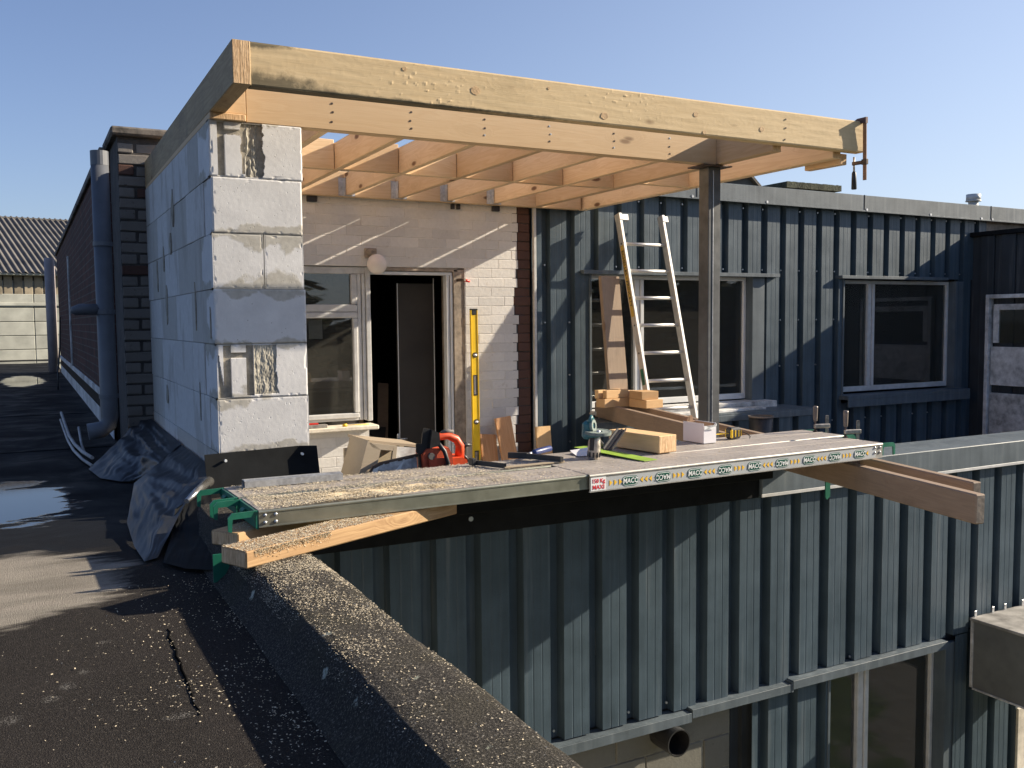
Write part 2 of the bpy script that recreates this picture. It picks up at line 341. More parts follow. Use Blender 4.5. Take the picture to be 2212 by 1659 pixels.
M['toolmetal'] = plain('worn_tool_metal', (.38, .35, .31), .4, .7, .4, 40, .3, .001)
M['paper'] = plain('white_card', (.74, .72, .74), .75, 0, .04, 10, .05)
M['card'] = plain('brown_card', (.32, .20, .12), .85, 0, .15, 30)
M['lime'] = plain('lime_green_plastic', (.27, .42, .05), .5, 0, .2, 14)
M['pipe'] = plain('grey_pvc_pipe', (.10, .108, .125), .5, 0, .25, 5, .1)
M['pipe2'] = plain('pinkish_grey_pipe', (.30, .26, .26), .6, 0, .2, 6, .1)
M['coping'] = plain('weathered_stone_cap', (.16, .14, .12), .95, 0, .5, 18, .7, .006)
M['moss'] = plain('mossy_concrete', (.07, .075, .05), 1., 0, .6, 40, 1., .012)
M['globe'] = plain('opal_globe', (.80, .72, .66), .25, 0, .03, 8, .0)
M['twig'] = plain('weathered_cable_sheath', (.42, .40, .38), .7, 0, .3, 40, .4)
M['redtxt'] = plain('red_print', (.65, .02, .03), .5, 0, .02, 5, 0.)
M['greentxt'] = plain('dark_green_print', (.01, .085, .06), .4, 0, .05, 5, 0.)
M['whitetxt'] = plain('white_print', (.78, .80, .79), .4, 0, .02, 5, 0.)
M['greytxt'] = plain('grey_print_strip', (.42, .44, .45), .45, 0, .06, 8, .02)
M['yeltxt'] = plain('yellow_print', (.80, .48, .03), .5, 0, .05, 5, 0.)
M['blacktxt'] = plain('black_print', (.03, .03, .03), .5, 0, .05, 5, 0.)
M['cblock'] = paintbrick('grey_concrete_block', (.17, .165, .14), (.08, .075, .055), .7)
M['cmortar'] = plain('pale_mortar', (.22, .21, .17), .95, 0, .3, 40, .5, .004)
t = NT('black_plastic_sheet'); v = t.map('Object'); n1 = t.noise(v, 3.5, 3, .5, .6); n2 = t.noise(v, 24, 5, .6); n3 = t.noise(v, 2.0, 3)
cc = t.mix(t.ramp(n2, [(.55, 0.), (.8, .5)]), t.ramp(n1, [(.35, (.015, .017, .021)), (.65, (.028, .031, .037))]), (.08, .087, .097))
M['tarp'] = t.out(cc, t.ramp(n3, [(.3, .36), (.7, .55)]), 0., t.bump(n2, .06, .003), .35)
t = NT('window_glass'); gl = t.n.new('ShaderNodeBsdfGlossy'); gl.inputs['Roughness'].default_value = .015; gl.inputs[0].default_value = (1, 1, 1, 1); tr = t.n.new('ShaderNodeBsdfTransparent'); tr.inputs[0].default_value = (.72, .74, .72, 1)
fr = t.n.new('ShaderNodeFresnel'); fr.inputs[0].default_value = 1.6; mx = t.n.new('ShaderNodeMixShader'); t.l.new(t.math('MULTIPLY', fr.outputs[0], 1.3, clamp=True), mx.inputs[0]); t.l.new(tr.outputs[0], mx.inputs[1]); t.l.new(gl.outputs[0], mx.inputs[2])
t.l.new(t.bump(t.noise(t.map(), 1.5, 2), .04, .02), gl.inputs['Normal'])
di = t.n.new('ShaderNodeBsdfDiffuse'); di.inputs[0].default_value = (.35, .34, .31, 1); m2 = t.n.new('ShaderNodeMixShader'); m2.inputs[0].default_value = .05; t.l.new(mx.outputs[0], m2.inputs[1]); t.l.new(di.outputs[0], m2.inputs[2])
t.l.new(m2.outputs[0], t.n['Material Output'].inputs[0]); M['glass'] = t.m
# plank deck: rows of punched dimples
t = NT('perforated_deck'); v = t.map(); x, y, z = t.sep(v)
fx = t.math('SUBTRACT', t.math('FRACT', t.math('MULTIPLY', x, 18)), .5); fy = t.math('SUBTRACT', t.math('FRACT', t.math('MULTIPLY', y, 30)), .5)
dd = t.math('SQRT', t.math('ADD', t.math('MULTIPLY', fx, fx), t.math('MULTIPLY', t.math('MULTIPLY', fy, fy), .36))); dim = t.ramp(dd, [(.06, 1.), (.11, 0.)])
n1 = t.noise(v, 60, 4); n2 = t.noise(v, 5, 5, .65); cc = t.ramp(n2, [(.3, (.30, .27, .245)), (.7, (.42, .38, .345))]); cc = t.mix(t.math('MULTIPLY', dim, .45), cc, (.12, .11, .10))
M['deck'] = t.out(cc, t.math('ADD', t.math('MULTIPLY', n2, .25), .42), .2, t.bump(t.math('ADD', dim, t.math('MULTIPLY', n1, .2)), .5, .002), .5)
t = NT('sawdust'); v = t.map(); cc = t.ramp(t.noise(v, 420, 2), [(.3, (.38, .32, .22)), (.6, (.62, .54, .40)), (.75, (.80, .75, .63))]); M['chip'] = t.out(cc, .85, 0., None, .15)
t = NT('sawdust_heap'); v = t.map(); cc = t.ramp(t.noise(v, 190, 5, .75), [(.36, (.36, .27, .15)), (.5, (.68, .54, .34)), (.62, (.86, .77, .58))]); M['dust'] = t.out(cc, .95, 0., t.bump(t.noise(v, 300, 3), .6, .002), .1)
# bitumen roof: mineral grains, dried silt patch, standing water
t = NT('bitumen_roof'); v = t.map(); x, y, z = t.sep(v)
gr = t.noise(v, 300, 3, .7); g2 = t.voro(v, 330)[0]; n2 = t.noise(v, 2.3, 5, .65, .6); n3 = t.noise(t.comb(t.math('MULTIPLY', x, 1.1), t.math('MULTIPLY', y, 3.2), z), 2.1, 6, .62, .4)
base = t.ramp(gr, [(.3, (.012, .011, .010)), (.55, (.026, .023, .021)), (.74, (.10, .09, .08))]); base = t.mix(t.ramp(n2, [(.4, 0.), (.7, .35)]), base, (.042, .037, .034))
def blob(cx, cy, rx, ry, soft=.5, amp=.9):
    a = t.math('DIVIDE', t.math('SUBTRACT', x, cx), rx); b = t.math('DIVIDE', t.math('SUBTRACT', y, cy), ry)
    d = t.math('SQRT', t.math('ADD', t.math('MULTIPLY', a, a), t.math('MULTIPLY', b, b))); return t.math('MULTIPLY', t.math('SUBTRACT', t.math('ADD', 1., t.math('MULTIPLY', t.math('SUBTRACT', n3, .5), amp*2)), d), 1/soft, clamp=True)
silt = blob(-.25, 3.3, .56, .50, .15, .45); wetzone = t.math('MULTIPLY', t.ramp(t.math('ADD', y, t.math('MULTIPLY', n3, .8)), [(0., 0.), (1., 1.)]), 1.)
wz = t.math('MULTIPLY', t.math('SUBTRACT', t.math('ADD', y, t.math('MULTIPLY', n3, 1.)), 4.0), 3., clamp=True)
p1 = blob(-.15, 4.85, .34, .62, .08, .9); p2 = blob(-.05, 15.6, .3, 1.5, .1, .5); p3 = blob(-.1, 23.2, .8, .7, .1, .3); water = t.math('MAXIMUM', t.math('MAXIMUM', p1, p2), p3)
cc = t.mix(wz, base, (.011, .012, .014)); cc = t.mix(t.math('MULTIPLY', silt, .95), cc, t.mix(t.ramp(n3, [(.35, .55), (.6, 0.)]), t.ramp(gr, [(.3, (.19, .17, .14)), (.7, (.34, .31, .265))]), (.12, .108, .09)))
for (cx_, cy_, rx_, ry_) in ((-.06, 2.17, .028, .03), (.018, 2.255, .02, .022), (.055, 2.32, .02, .03), (.092, 2.395, .016, .022), (.26, 2.02, .035, .018), (.15, 2.6, .03, .02)):
    cc = t.mix(t.math('MULTIPLY', t.math('MULTIPLY', blob(cx_, cy_, rx_, ry_, .8, .9), t.ramp(gr, [(.5, 0.), (.62, 1.)])), .55), cc, (.30, .29, .27))
cc = t.mix(water, cc, (.012, .013, .015))
rgh = t.mix(wz, (.88,)*3, t.ramp(n2, [(.35, .5), (.65, .85)])); rgh = t.mix(water, rgh, (.02,)*3)
bh = t.math('MULTIPLY', t.math('ADD', gr, t.math('MULTIPLY', g2, .6)), t.math('SUBTRACT', 1., t.math('MULTIPLY', water, .995)))
M['roof'] = t.out(cc, rgh, 0., t.bump(bh, .8, .004), .1); t.l.new(t.math('ADD', .08, t.math('MULTIPLY', water, .42)), t.b.inputs['Specular IOR Level'])
# curb felt: coarse grain with lichen
t = NT('curb_mineral_felt'); v = t.map(); gr = t.noise(v, 190, 3, .75); n2 = t.noise(v, 4, 5, .65); base = t.ramp(gr, [(.3, (.012, .011, .010)), (.55, (.042, .038, .033)), (.72, (.24, .22, .19))])
base = t.mix(t.ramp(n2, [(.45, 0.), (.65, .5)]), base, (.05, .045, .03)); lv, lc = t.voro(v, 9); li = t.ramp(t.math('ADD', lv, t.math('MULTIPLY', t.noise(v, 60, 4), .35)), [(.26, 1.), (.31, 0.)])
base = t.mix(li, base, t.ramp(t.noise(v, 90, 3), [(.35, (.20, .22, .17)), (.65, (.5, .51, .44))])); M['curb'] = t.out(base, .95, 0., t.bump(gr, 1., .006), .2)
t = NT('grassy_yard'); v = t.map(); n1 = t.noise(v, .35, 4, .6); n2 = t.noise(v, 7, 5, .7)
M['ground'] = t.out(t.mix(t.ramp(n1, [(.5, 0.), (.54, 1.)]), t.ramp(n2, [(.3, (.022, .038, .012)), (.7, (.055, .085, .028))]), t.ramp(n2, [(.3, (.08, .078, .07)), (.7, (.13, .125, .115))])), .95, 0., t.bump(n2, .6, .03), .1)
M['terrace'] = plain('pale_terrace_screed', (.46, .44, .40), .8, 0, .3, 8, .3, .004)
t = NT('corrugated_fibre_cement'); v = t.map(); M['fibre'] = t.out(t.ramp(t.noise(v, 1.5, 6, .7), [(.3, (.085, .08, .075)), (.7, (.17, .16, .15))]), .9, 0., t.bump(t.noise(v, 9, 4), .3, .01), .2)
M['slab'] = plain('pale_precast_slab', (.35, .355, .315), .9, 0, .25, 2.5, .3, .005)
M['board'] = plain('weathered_vertical_board', (.26, .22, .16), .9, 0, .35, 4, .3, .005)
M['leaf'] = plain('distant_foliage', (.05, .065, .035), .9, 0, .5, 3, .2)
M['bark'] = plain('bark', (.07, .055, .045), .95, 0, .3, 10)

PI = math.pi
# ================================================================== ground and masses
mb = MB(); mb.box(-600, 600, -600, 900, -4.6, -4.5); struct('ground', mb, M['ground'])
mb = MB(); mb.grid(4, 60, lambda u, v: Vector((-8+8.578*u, -2+27*v, -.835)), sm=False); mb.box(-8, .578, -2, 25, -.99, -.84)
struct('flat_roof', mb, M['roof'])
mb = MB(); mb.box(-8, .62, -2, 24.9, -4.5, -.995); mb.box(.62, .75, -2, 3.93, -4.5, -.84)
struct('lower_building_mass', mb, M['mortar'])
# roof curb: rounded felt-covered edge
prof = [(.50, -.833), (.54, -.80), (.568, -.748), (.585, -.731), (.61, -.7255), (.68, -.7245), (.75, -.727), (.778, -.735), (.79, -.76), (.795, -.84), (.795, -1.1), (.63, -1.1)]
mb = MB(); NV = 260
def curbp(u, v):
    k = u*(len(prof)-1); i = min(int(k), len(prof)-2); f = k-i; x = prof[i][0]*(1-f)+prof[i+1][0]*f; z = prof[i][1]*(1-f)+prof[i+1][1]*f; y = -1.9+5.8*v
    n = mnoise.noise(Vector((x*4, y*2.2, 0)))*.010+mnoise.noise(Vector((x*22, y*18, 3)))*.0025
    return Vector((x+n*(1 if u > .1 else .8)*.8, y, z+(n*.5 if z > -.83 else 0)))
mb.grid(44, NV, curbp); o = struct('roof_curb', mb, M['curb'])
# roof lap seams
mb = MB()
for y in (6.8, 9.5): mb.box(-4, .5, y, y+.03, -.834, -.8305)
o = struct('membrane_lap_seam', mb, M['roof'])
M['crack'] = plain('crack_shadow', (.006, .006, .006), 1., 0, .2, 10, 0., spec=0.)
mb = MB(); cp = [(.312-.016*(k/24)+.009*mnoise.noise(Vector((k*.5, 0, 0))), 2.62-.62*k/24, -.8338) for k in range(25)]
mb.tube(cp, [.0012+.0022*math.sin(math.pi*min(1, (k+2)/26)) for k in range(25)], 4); struct('roof_crack', mb, M['crack'])
# terrace
mb = MB(); mb.box(.8, 12, 3.95, 6.5, -1.75, -1.62); struct('terrace_floor', mb, M['terrace'])

# ================================================================== aerated block wall
WX0, WX1, YF, YB = .745, 1.150, 4.2, 6.575
wall = thing('block_wall', 'white aerated concrete block wall with carved channels carrying the timber roof', 'wall', (WX0, YF, -.846))
CH = .2449; top = .885
def toW(x, y, z): return (x-WX0, y-YF, z+.846)
mb = MB(); mb.box(*[c for c in (.012, WX1-WX0-.012, .012, YB-YF-.0)], 0, top+.846-.004); part('mortar_core', mb, M['mortar'], wall)
def relief(kind, x, z):   # recess in metres for the carved front blocks, x from left, z from top of block
    d = 0; dmp = 0
    def slot(x0, x1, z0, z1, dep):
        return dep if (x0 < x < x1 and z0 < z < z1) else 0
    j = mnoise.noise(Vector((x*40, z*40, 1)))*.006
    if kind == 0:
        d = max(d, slot(.036, .068, .0, .238, .020)); d = max(d, slot(.138+j, .155+j, .0, .225, .018)); d = max(d, slot(.066, .14, .035, .06+j, .018))
        if .155 < x < .235+j*3 and z < .24: d = max(d, .012+.012*mnoise.noise(Vector((x*70, z*11, 5)))+.006*mnoise.noise(Vector((x*150, z*50, 2)))+(.016 if x > .212+j*2 else 0)); dmp = 1
    if kind == 1:
        d = max(d, slot(.029, .060, .0, .238, .020)); d = max(d, slot(.128, .160, .0, .232, .020)); d = max(d, slot(.06, .129, .038, .062, .016))
        if .163 < x < (.262+.035*mnoise.noise(Vector((z*16, 2, kind)))-.04*max(0, z-.09)*4*(1 if z < .13 else 0)) and z < .228: d = max(d, .0035+.0032*mnoise.noise(Vector((x*60, z*20, 9)))+.002*mnoise.noise(Vector((x*150, z*70, 2)))); dmp = 1
        if x < .026-.02*math.cos(z*9) and z > .05: d = max(d, .012)
    d += .0002*mnoise.noise(Vector((x*60, z*60, kind)))
    return d, dmp
def rough_block(w_, l_, h_, seed):   # 12-50 triangle chipped block
    b = MB(); b.box(0, w_, 0, l_, 0, h_, .004+.003*random.random()); return b
for r in range(7):
    z1 = top-r*CH; z0 = z1-CH+.002
    if z1 < -.8: z0 = -.846
    z0 = max(z0, -.846)
    jy = random.uniform(-.004, .004)
    # front faces: blocks lie across the pier (or two headers)
    split = [None, None, .222, None, None, None, .18][r]
    xs = [(0, WX1-WX0)] if split is None else [(0, split-.002), (split+.002, WX1-WX0)]
    depth = .30 if r % 2 == 0 else .20
    for (a, b_) in xs:
        dx0 = random.uniform(-.005, .003) if a == 0 else 0; dx1 = random.uniform(-.006, .004) if b_ > .4 else 0
        mb = MB()
        if True:
            W_ = b_+dx1-(a+dx0); H_ = z1-z0; K = {0: 0, 4: 1}.get(r, 2+r); NX, NZ = (150, 80) if r in (0, 4) else (110, 64)
            def fn(u, v): 
                d, q = relief(K, W_*u, H_*(1-v)); ed = .004*max(0, 1-min(u, 1-u)*W_/.006)+.004*max(0, 1-min(v, 1-v)*H_/.005); en = min(min(u, 1-u)*W_, min(v, 1-v)*H_); cz = .012*max(0, mnoise.noise(Vector((W_*u*34+r*7, H_*v*34, 4+a*9)))-.12)*max(0, 1-en/.016); pp = .0035*max(0, mnoise.noise(Vector((W_*u*150, H_*v*150, r*3.1)))-.55); return Vector((a+dx0+W_*u, jy+d+ed+cz+pp, H_*v))
            mb.grid(NX, NZ, fn, sm=False)
            for fi, f in enumerate(mb.f):
                c = sum((Vector(mb.v[q]) for q in f), Vector())/len(f)
                if relief(K, c.x-a-dx0, H_-c.z)[1]: mb.mi[fi] = 1
            mb.box(a+dx0+.003, b_+dx1-.003, .045, depth, .001, H_-.001); mb.box(a+dx0, a+dx0+.004, .003, .05, 0, H_); mb.box(b_+dx1-.004, b_+dx1, .003, .05, 0, H_); mb.box(a+dx0, b_+dx1, .004, .05, H_-.006, H_); mb.box(a+dx0, b_+dx1, .004, .05, 0, .004)
        else: mb.box(a+dx0, b_+dx1, jy, depth, 0, z1-z0, .003)
        part('block', mb, [M['block'], M['chisel']], wall, (0, 0, z0+.846))
    # blocks along the left face
    y = depth+.006; k = 0
    while y < YB-YF-.02:
        L = random.uniform(.50, .62) if k else (.30, .5, .2, .42, .34, .55, .4)[r]
        y2 = min(y+L, YB-YF)
        mb = MB(); ox = random.uniform(-.002, .003); mb.box(ox, WX1-WX0, y, y2-.003, 0, z1-z0, .0022)
        part('block', mb, M['blockside'], wall, (0, 0, z0+.846)); y = y2; k += 1
# rough damp mortar smears standing a few mm proud of the left face
mb = MB()
for _ in range(9):
    y0 = random.uniform(.05, 1.9); z0 = random.uniform(.15, 1.5); h = random.uniform(.1, .35); w_ = random.uniform(.02, .09)
    n = 10; mb.prism([(y0+w_*(.5+.5*math.cos(2*PI*k/n))*random.uniform(.7, 1.2), z0+h*(.5+.5*math.sin(2*PI*k/n))*random.uniform(.8, 1.1)) for k in range(n)], -.0045, .006, 'x')
part('mortar_smear', mb, M['mortar'], wall, kind='stuff')

# ================================================================== timber roof frame
roof = thing('timber_roof_frame', 'open pine roof frame with long front fascia over the terrace corner', 'roof frame', (WX0, 3.68, .885))
def timber(name, p0, p1, w_, h_, mat, parent, org=(WX0, 3.68, .885), b=.003, ends=M['endgrain'], jit=0, label=None):
    # p0,p1 centre-bottom line ends; local X along length; w_ across, h_ up
    p0 = Vector(p0); p1 = Vector(p1); d = p1-p0; L = d.length
    mb = MB(); mb.box(0, L, -w_/2, w_/2, 0, h_, b)
    for i, f in enumerate(mb.f):
        ps = [mb.v[q] for q in f]
        if all(abs(q[0]) < 1e-6 for q in ps) or all(abs(q[0]-L) < 1e-6 for q in ps): mb.mi[i] = 1
    o = link(name, mb.mesh(name, [mat, ends]), parent, p0-Vector(org), (0, -math.asin(d.z/L), math.atan2(d.y, d.x)))
    if label: o['label'] = label
    return o
FT = .063
FZ0, FZ1 = .918, 1.086
# fascia: subdivided with rough sawn relief
L = 4.19-.815; mb = MB()
def fas(u, v):
    x = L*u; z = (FZ1-FZ0)*v; n = .0007*mnoise.noise(Vector((x*7, z*50, 0)))+.0004*max(0, mnoise.noise(Vector((x*45, z*60, 7))))
    if .45 < x < 2.4: n += .0040*max(0, mnoise.noise(Vector((x*46, z*60, 3)))-.38)*max(0, .3+mnoise.noise(Vector((x*2, z*6, 9)))*2)
    e = .003*max(0, 1-min(v, 1-v)*(FZ1-FZ0)/.006); return Vector((x, -n+e, z))
mb.grid(420, 26, fas, sm=False); mb.box(0, L, .006, FT, 0.0005, FZ1-FZ0-.0005, .002); mb.box(0, L, .0025, .01, .001, .004); mb.box(0, L, .0025, .01, FZ1-FZ0-.004, FZ1-FZ0-.001); mb.box(-.0001, .004, .0025, .01, .0, FZ1-FZ0); mb.box(L-.004, L+.0001, .0025, .01, .0, FZ1-FZ0)
fo = part('fascia_beam', mb, M['fascia'], roof, (.815-WX0, 0, FZ0-.885), label='rough weathered fascia beam with dark stains at its left end')
# knots standing out on the fascia
for (x, z, r_) in ((2.452, .955, .020), (2.996, 1.013, .015), (3.429, .978, .016), (1.78, 1.0, .022), (3.05, .93, .011), (1.45, 1.055, .010), (2.15, 1.05, .007)):
    k = MB(); N = 14; k.prism([(r_*math.cos(2*PI*a/N)*random.uniform(.9, 1.1), r_*.8*math.sin(2*PI*a/N)*random.uniform(.9, 1.1)) for a in range(N)], -.0016, .001, 'y')
    part('knot', k, M['knotm'] if 'knotm' in M else M.setdefault('knotm', plain('timber_knot', (.50, .33, .17), .7, 0, .35, 90, .6, .002)), fo, (x-.815, -.0002, z-FZ0))
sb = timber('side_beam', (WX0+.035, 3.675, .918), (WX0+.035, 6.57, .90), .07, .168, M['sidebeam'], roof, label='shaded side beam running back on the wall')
pl = timber('wall_plate', (WX0+.078, 4.186, .8855), (WX0+.078, 6.55, .8855), .155, .03, M['fresh'], roof)
HX0, HX1, HY = .905, 3.57, 4.2
hd = timber('header_beam', (HX0, HY+.03, .885), (HX1, HY+.03, .885), .06, .175, M['fresh'], roof)
mb = MB(); mb.box(0, .088, 0, .058, 0, .142, .002); part('header_end', mb, M['fresh'], roof, (.816-WX0, HY-3.68, .918-.885))
JX = [1.275, 1.655, 2.045, 2.435, 2.82, 3.205]
for jx in JX: timber('joist', (jx, HY+.061, .886), (jx, 6.329, .886), .040, .154, M['joist'], roof)
timber('trimmer_joist', (3.60, 3.744, .888), (3.60, 6.329, .886), .06, .172, M['joist'], roof)
timber('end_joist', (4.045, 3.744, .884), (4.045, 6.41, .884), .062, .172, M['joist'], roof)
timber('ledger_beam', (1.152, 6.36, .882), (3.99, 6.36, .882), .06, .174, M['joist'], roof)
timber('packing_block', (4.105, 3.75, .855), (4.105, 4.02, .858), .05, .06, M['fresh'], roof)
XS = [1.16]+JX+[3.60, 4.045]
for i in range(len(XS)-1):
    a = XS[i]+(.023 if i else .0); b_ = XS[i+1]-(.0235 if i < 6 else .031); yy = 5.27 if i < 7 else 5.0
    if i == 7: a = XS[i]+.031
    timber('blocking', (a, yy+.02*(i % 2), .886), (b_, yy+.02*(i % 2), .886), .045, .172, M['joist'], roof)
for jx in JX[1:]+[1.275]:
    h = MB(); h.box(-.0275, -.0235, -.055, 0, 0, .12); h.box(.0235, .0275, -.055, 0, 0, .12); h.box(-.0275, .0275, -.055, 0, -.002, 0); h.box(-.060, -.0275, -.003, 0, .0, .125); h.box(.0275, .060, -.003, 0, .0, .125)
    part('joist_hanger', h, M['galv'], roof, (jx-WX0, 6.328-3.68, .0))
for x in (1.297, 1.686, 2.083, 2.46, 2.86, 3.238):
    for z in (1.006, .966, .925):
        k = MB(); k.cyl((0, -.001, 0), (0, .004, 0), .0055, 8); k.cyl((0, -.0025, 0), (0, -.001, 0), .0035, 8); part('screw', k, M['rust'] if random.random() < .7 else M['galv'], hd, (x-HX0+random.uniform(-.004, .004), -.03, z-.885+random.uniform(-.004, .004)))
for z in (.94, 1.0, 1.045):
    k = MB(); k.cyl((0, -.001, 0), (0, .004, 0), .0045, 8); part('screw', k, M['rust'], fo, (3.6-.815+random.uniform(-.01, .01), -.002, z-FZ0))
# clamp on the fascia end
def fclamp(name, label, loc, rot, barL, jawL, open_, handle_mat, handle_box=False, flip=1):
    c = thing(name, label, 'clamp', loc, rot, 'steel F-clamps gripping timber and planks')
    b = MB(); b.box(-.003, .003, -.012, .012, -barL, .0, .001); part('bar', b, M['toolmetal'] if handle_box else M['rustbar'] if 'rustbar' in M else M.setdefault('rustbar', plain('rusty_clamp_bar', (.26, .16, .11), .6, .4, .3, 40)), c)
    b = MB(); b.prism([(-.014, .012), (-.014, -.022), (jawL*.6, -.016), (jawL, -.028), (jawL+.006, -.010), (jawL*.55, .010)], -.008, .008, 'x'); part('fixed_jaw', b, M['rustjaw'] if 'rustjaw' in M else M.setdefault('rustjaw', plain('brown_cast_jaw', (.10, .055, .05), .6, .3, .3, 40)), c)
    b = MB(); b.box(-.009, .009, -.018, .018, -open_-.03, -open_, .002); b.box(-.008, .008, .0, jawL, -open_-.026, -open_-.006, .002); j = part('sliding_jaw', b, M['toolmetal'] if handle_box else M['rust'], c)
    b = MB(); b.cyl((0, jawL-.01, -open_-.08), (0, jawL-.01, -open_+.02), .0055, 8); part('screw_spindle', b, M['toolmetal'], c)
    b = MB(); 
    b.tube([(0, jawL-.01, -open_-.06), (0, jawL-.01, -open_-.068), (0, jawL-.01, -open_-.10), (0, jawL-.01, -open_-.155), (0, jawL-.01, -open_-.16)], [.008, .012, .0135, .015, .012], 10)
    part('handle', b, handle_mat, c)
    return c
fclamp('f_clamp', 'rusty F-clamp gripping the right end of the fascia beam', (4.160, 3.655, 1.092), (R(2), R(-3.5), 0), .33, .085, .215, M['black'])

# ================================================================== steel post
post = thing('steel_post', 'dark square steel post carrying the timber header', 'post', (3.529, 4.215, -.846))
b = MB(); b.box(0, .089, 0, .089, 0, 1.722, .003); part('shaft', b, M['steel'], post)
b = MB(); b.box(.030, .034, -.003, .001, .0, 1.70); part('weld_seam', b, M['galv'], post)
b = MB(); b.box(-.06, .15, -.03, .12, 1.7225, 1.7295, .001); part('cap_plate', b, M['rust'], post)
b = MB(); b.box(-.05, .14, -.03, .12, 0, .01, .001); part('base_plate', b, M['rust'], post)

# ================================================================== white brick wall with window and door
wb = thing('white_brick_wall', 'white painted brick wall with a window and an open doorway', 'wall', (1.15, 6.4, -1.62))
O = Vector((1.15, 6.4, -1.62))
def loc(x, y, z): return (x-O.x, y-O.y, z-O.z)
b = MB()
for (x0, x1, z0, z1) in ((1.15, 3.56, .40, 1.05), (2.985, 3.56, -1.62, .40), (1.15, 2.20, -1.62, -.78)): b.box(x0-O.x, min(x1, 3.40)-O.x, .0022, .24, z0-O.z, z1-O.z)
part('wall_core', b, M['wmortar'], wb)
b = MB(); b.box(2.2501, 2.41, .012, .24, 0, 2.67); part('bare_core', b, M['pmortar'], wb)
BL, BH, CP = .218, .0688, .0722
variants = []
def brickmesh(w_, mat, bv=.0022, sh=0):
    b = MB(); b.box(-w_/2, w_/2, 0, .08, -(BH-sh)/2, (BH-sh)/2, bv); b.v = [(v[0]+(random.uniform(-.002, .002) if sh else 0), v[1]+(random.uniform(-.0015, .0015) if sh else 0), v[2]+(random.uniform(-.002, .002) if sh else 0)) for v in b.v]; return b.mesh('brick', mat)
bm_cache = {}
def put_brick(xa, xb, zc, parent, org, y, mat, key):
    w_ = round(xb-xa, 2); q = 3.2 if key[0] in 'pq' else 1.
    if w_ < .03: return
    k = (key, w_)
    if k not in bm_cache: bm_cache[k] = brickmesh(w_-(.008 if key[0] == 'p' else 0.), mat, .005 if key[0] in 'pq' else .0022, .007 if key[0] == 'p' else 0)
    o = link('brick', bm_cache[k], parent, ((xa+xb)/2-org[0], y-org[1]+random.uniform(-.0012, .0012)*q, zc-org[2]+random.uniform(-.001, .001)*q), (random.uniform(-.01, .01)*q, random.uniform(-.006, .006)*q, random.uniform(-.010, .010)*q))
def brick_area(x0, x1, z0, z1, parent, org, y, mat, key, ph=0, cp=CP, toothed=0, quoin=None):
    r = 0; z = z0+cp/2
    r0 = int(round((z0+3)/cp))
    while z+BH/2 < z1+.01:
        rr = r+r0; x = x0-((rr % 2)*.111+ph) % .222; xe = x1
        if toothed: xe = x1+.012*mnoise.noise(Vector((0, rr*.5, 3)))-(.032 if rr in (28, 29, 42, 43, 44) else 0)
        while x < xe:
            a = max(x, x0)+.001; b2 = min(x+.219, xe)
            put_brick(a, b2, z, parent, org, y, mat, key); x += .222
        if quoin is not None: put_brick(xe+.006, quoin, z, parent, org, y+.006, M['rbrick'], 'q')
        z += cp; r += 1
ZB = -1.62
brick_area(1.17, 3.445, .40, .93, wb, O, 6.4, M['wbrick'], 'w', toothed=1, quoin=3.56)
brick_area(2.99, 3.445, -1.62, .40, wb, O, 6.4, M['wbrick'], 'w', toothed=1, quoin=3.56)
brick_area(1.17, 2.195, -1.62, -.80, wb, O, 6.4, M['wbrick'], 'w')
# window in the white wall
wi = thing  # alias guard
win = link('window', None, wb, loc(1.55, 6.43, -.73))
def wpart(n, mb, mat, l=(0, 0, 0)): return part(n, mb, mat, win, l)
b = MB()
X = lambda v: v-1.55; Z = lambda v: v+.73
b.box(X(1.5), X(2.225), -.01, .05, Z(.345), Z(.395), .004); b.box(X(2.135), X(2.165), -.012, .05, Z(-.715), Z(.345), .004); b.box(X(2.17), X(2.193), -.018, .05, Z(-.715), Z(.345), .003); b.box(X(2.197), X(2.232), -.026, .05, Z(-.725), Z(.395), .004); b.box(X(1.5), X(2.135), -.01, .05, Z(-.715), Z(-.70), .002)
b.box(X(1.5), X(2.135), -.004, .05, Z(.05), Z(.085), .003)
wpart('window_frame', b, M['greyframe'])
b = MB(); b.box(X(1.5), X(2.133), -.018, .03, Z(.072), Z(.125), .006); b.box(X(2.09), X(2.133), -.018, .03, Z(.128), Z(.343), .006); b.box(X(1.5), X(2.133), -.024, .03, Z(.028), Z(.068), .006); b.box(X(2.098), X(2.133), -.022, .03, Z(-.66), Z(.027), .006); b.box(X(1.5), X(2.133), -.022, .03, Z(-.698), Z(-.661), .006); wpart('sash', b, M['greyframe'])
b = MB(); b.box(X(1.5), X(2.09), .008, .012, Z(.125), Z(.345)); wpart('pane', b, M['glass'])
b = MB(); b.box(X(1.5), X(2.10), .006, .010, Z(-.662), Z(.03)); wpart('pane', b, M['glass'])
b = MB(); b.box(X(1.35), X(2.235), -.15, .03, Z(-.775), Z(-.743), .006); wpart('window_sill', b, M['sill'])
b = MB(); b.box(X(1.80), X(1.90), .08, .082, Z(-.12), Z(.02)); wpart('paper_sheet', b, M['paper'])
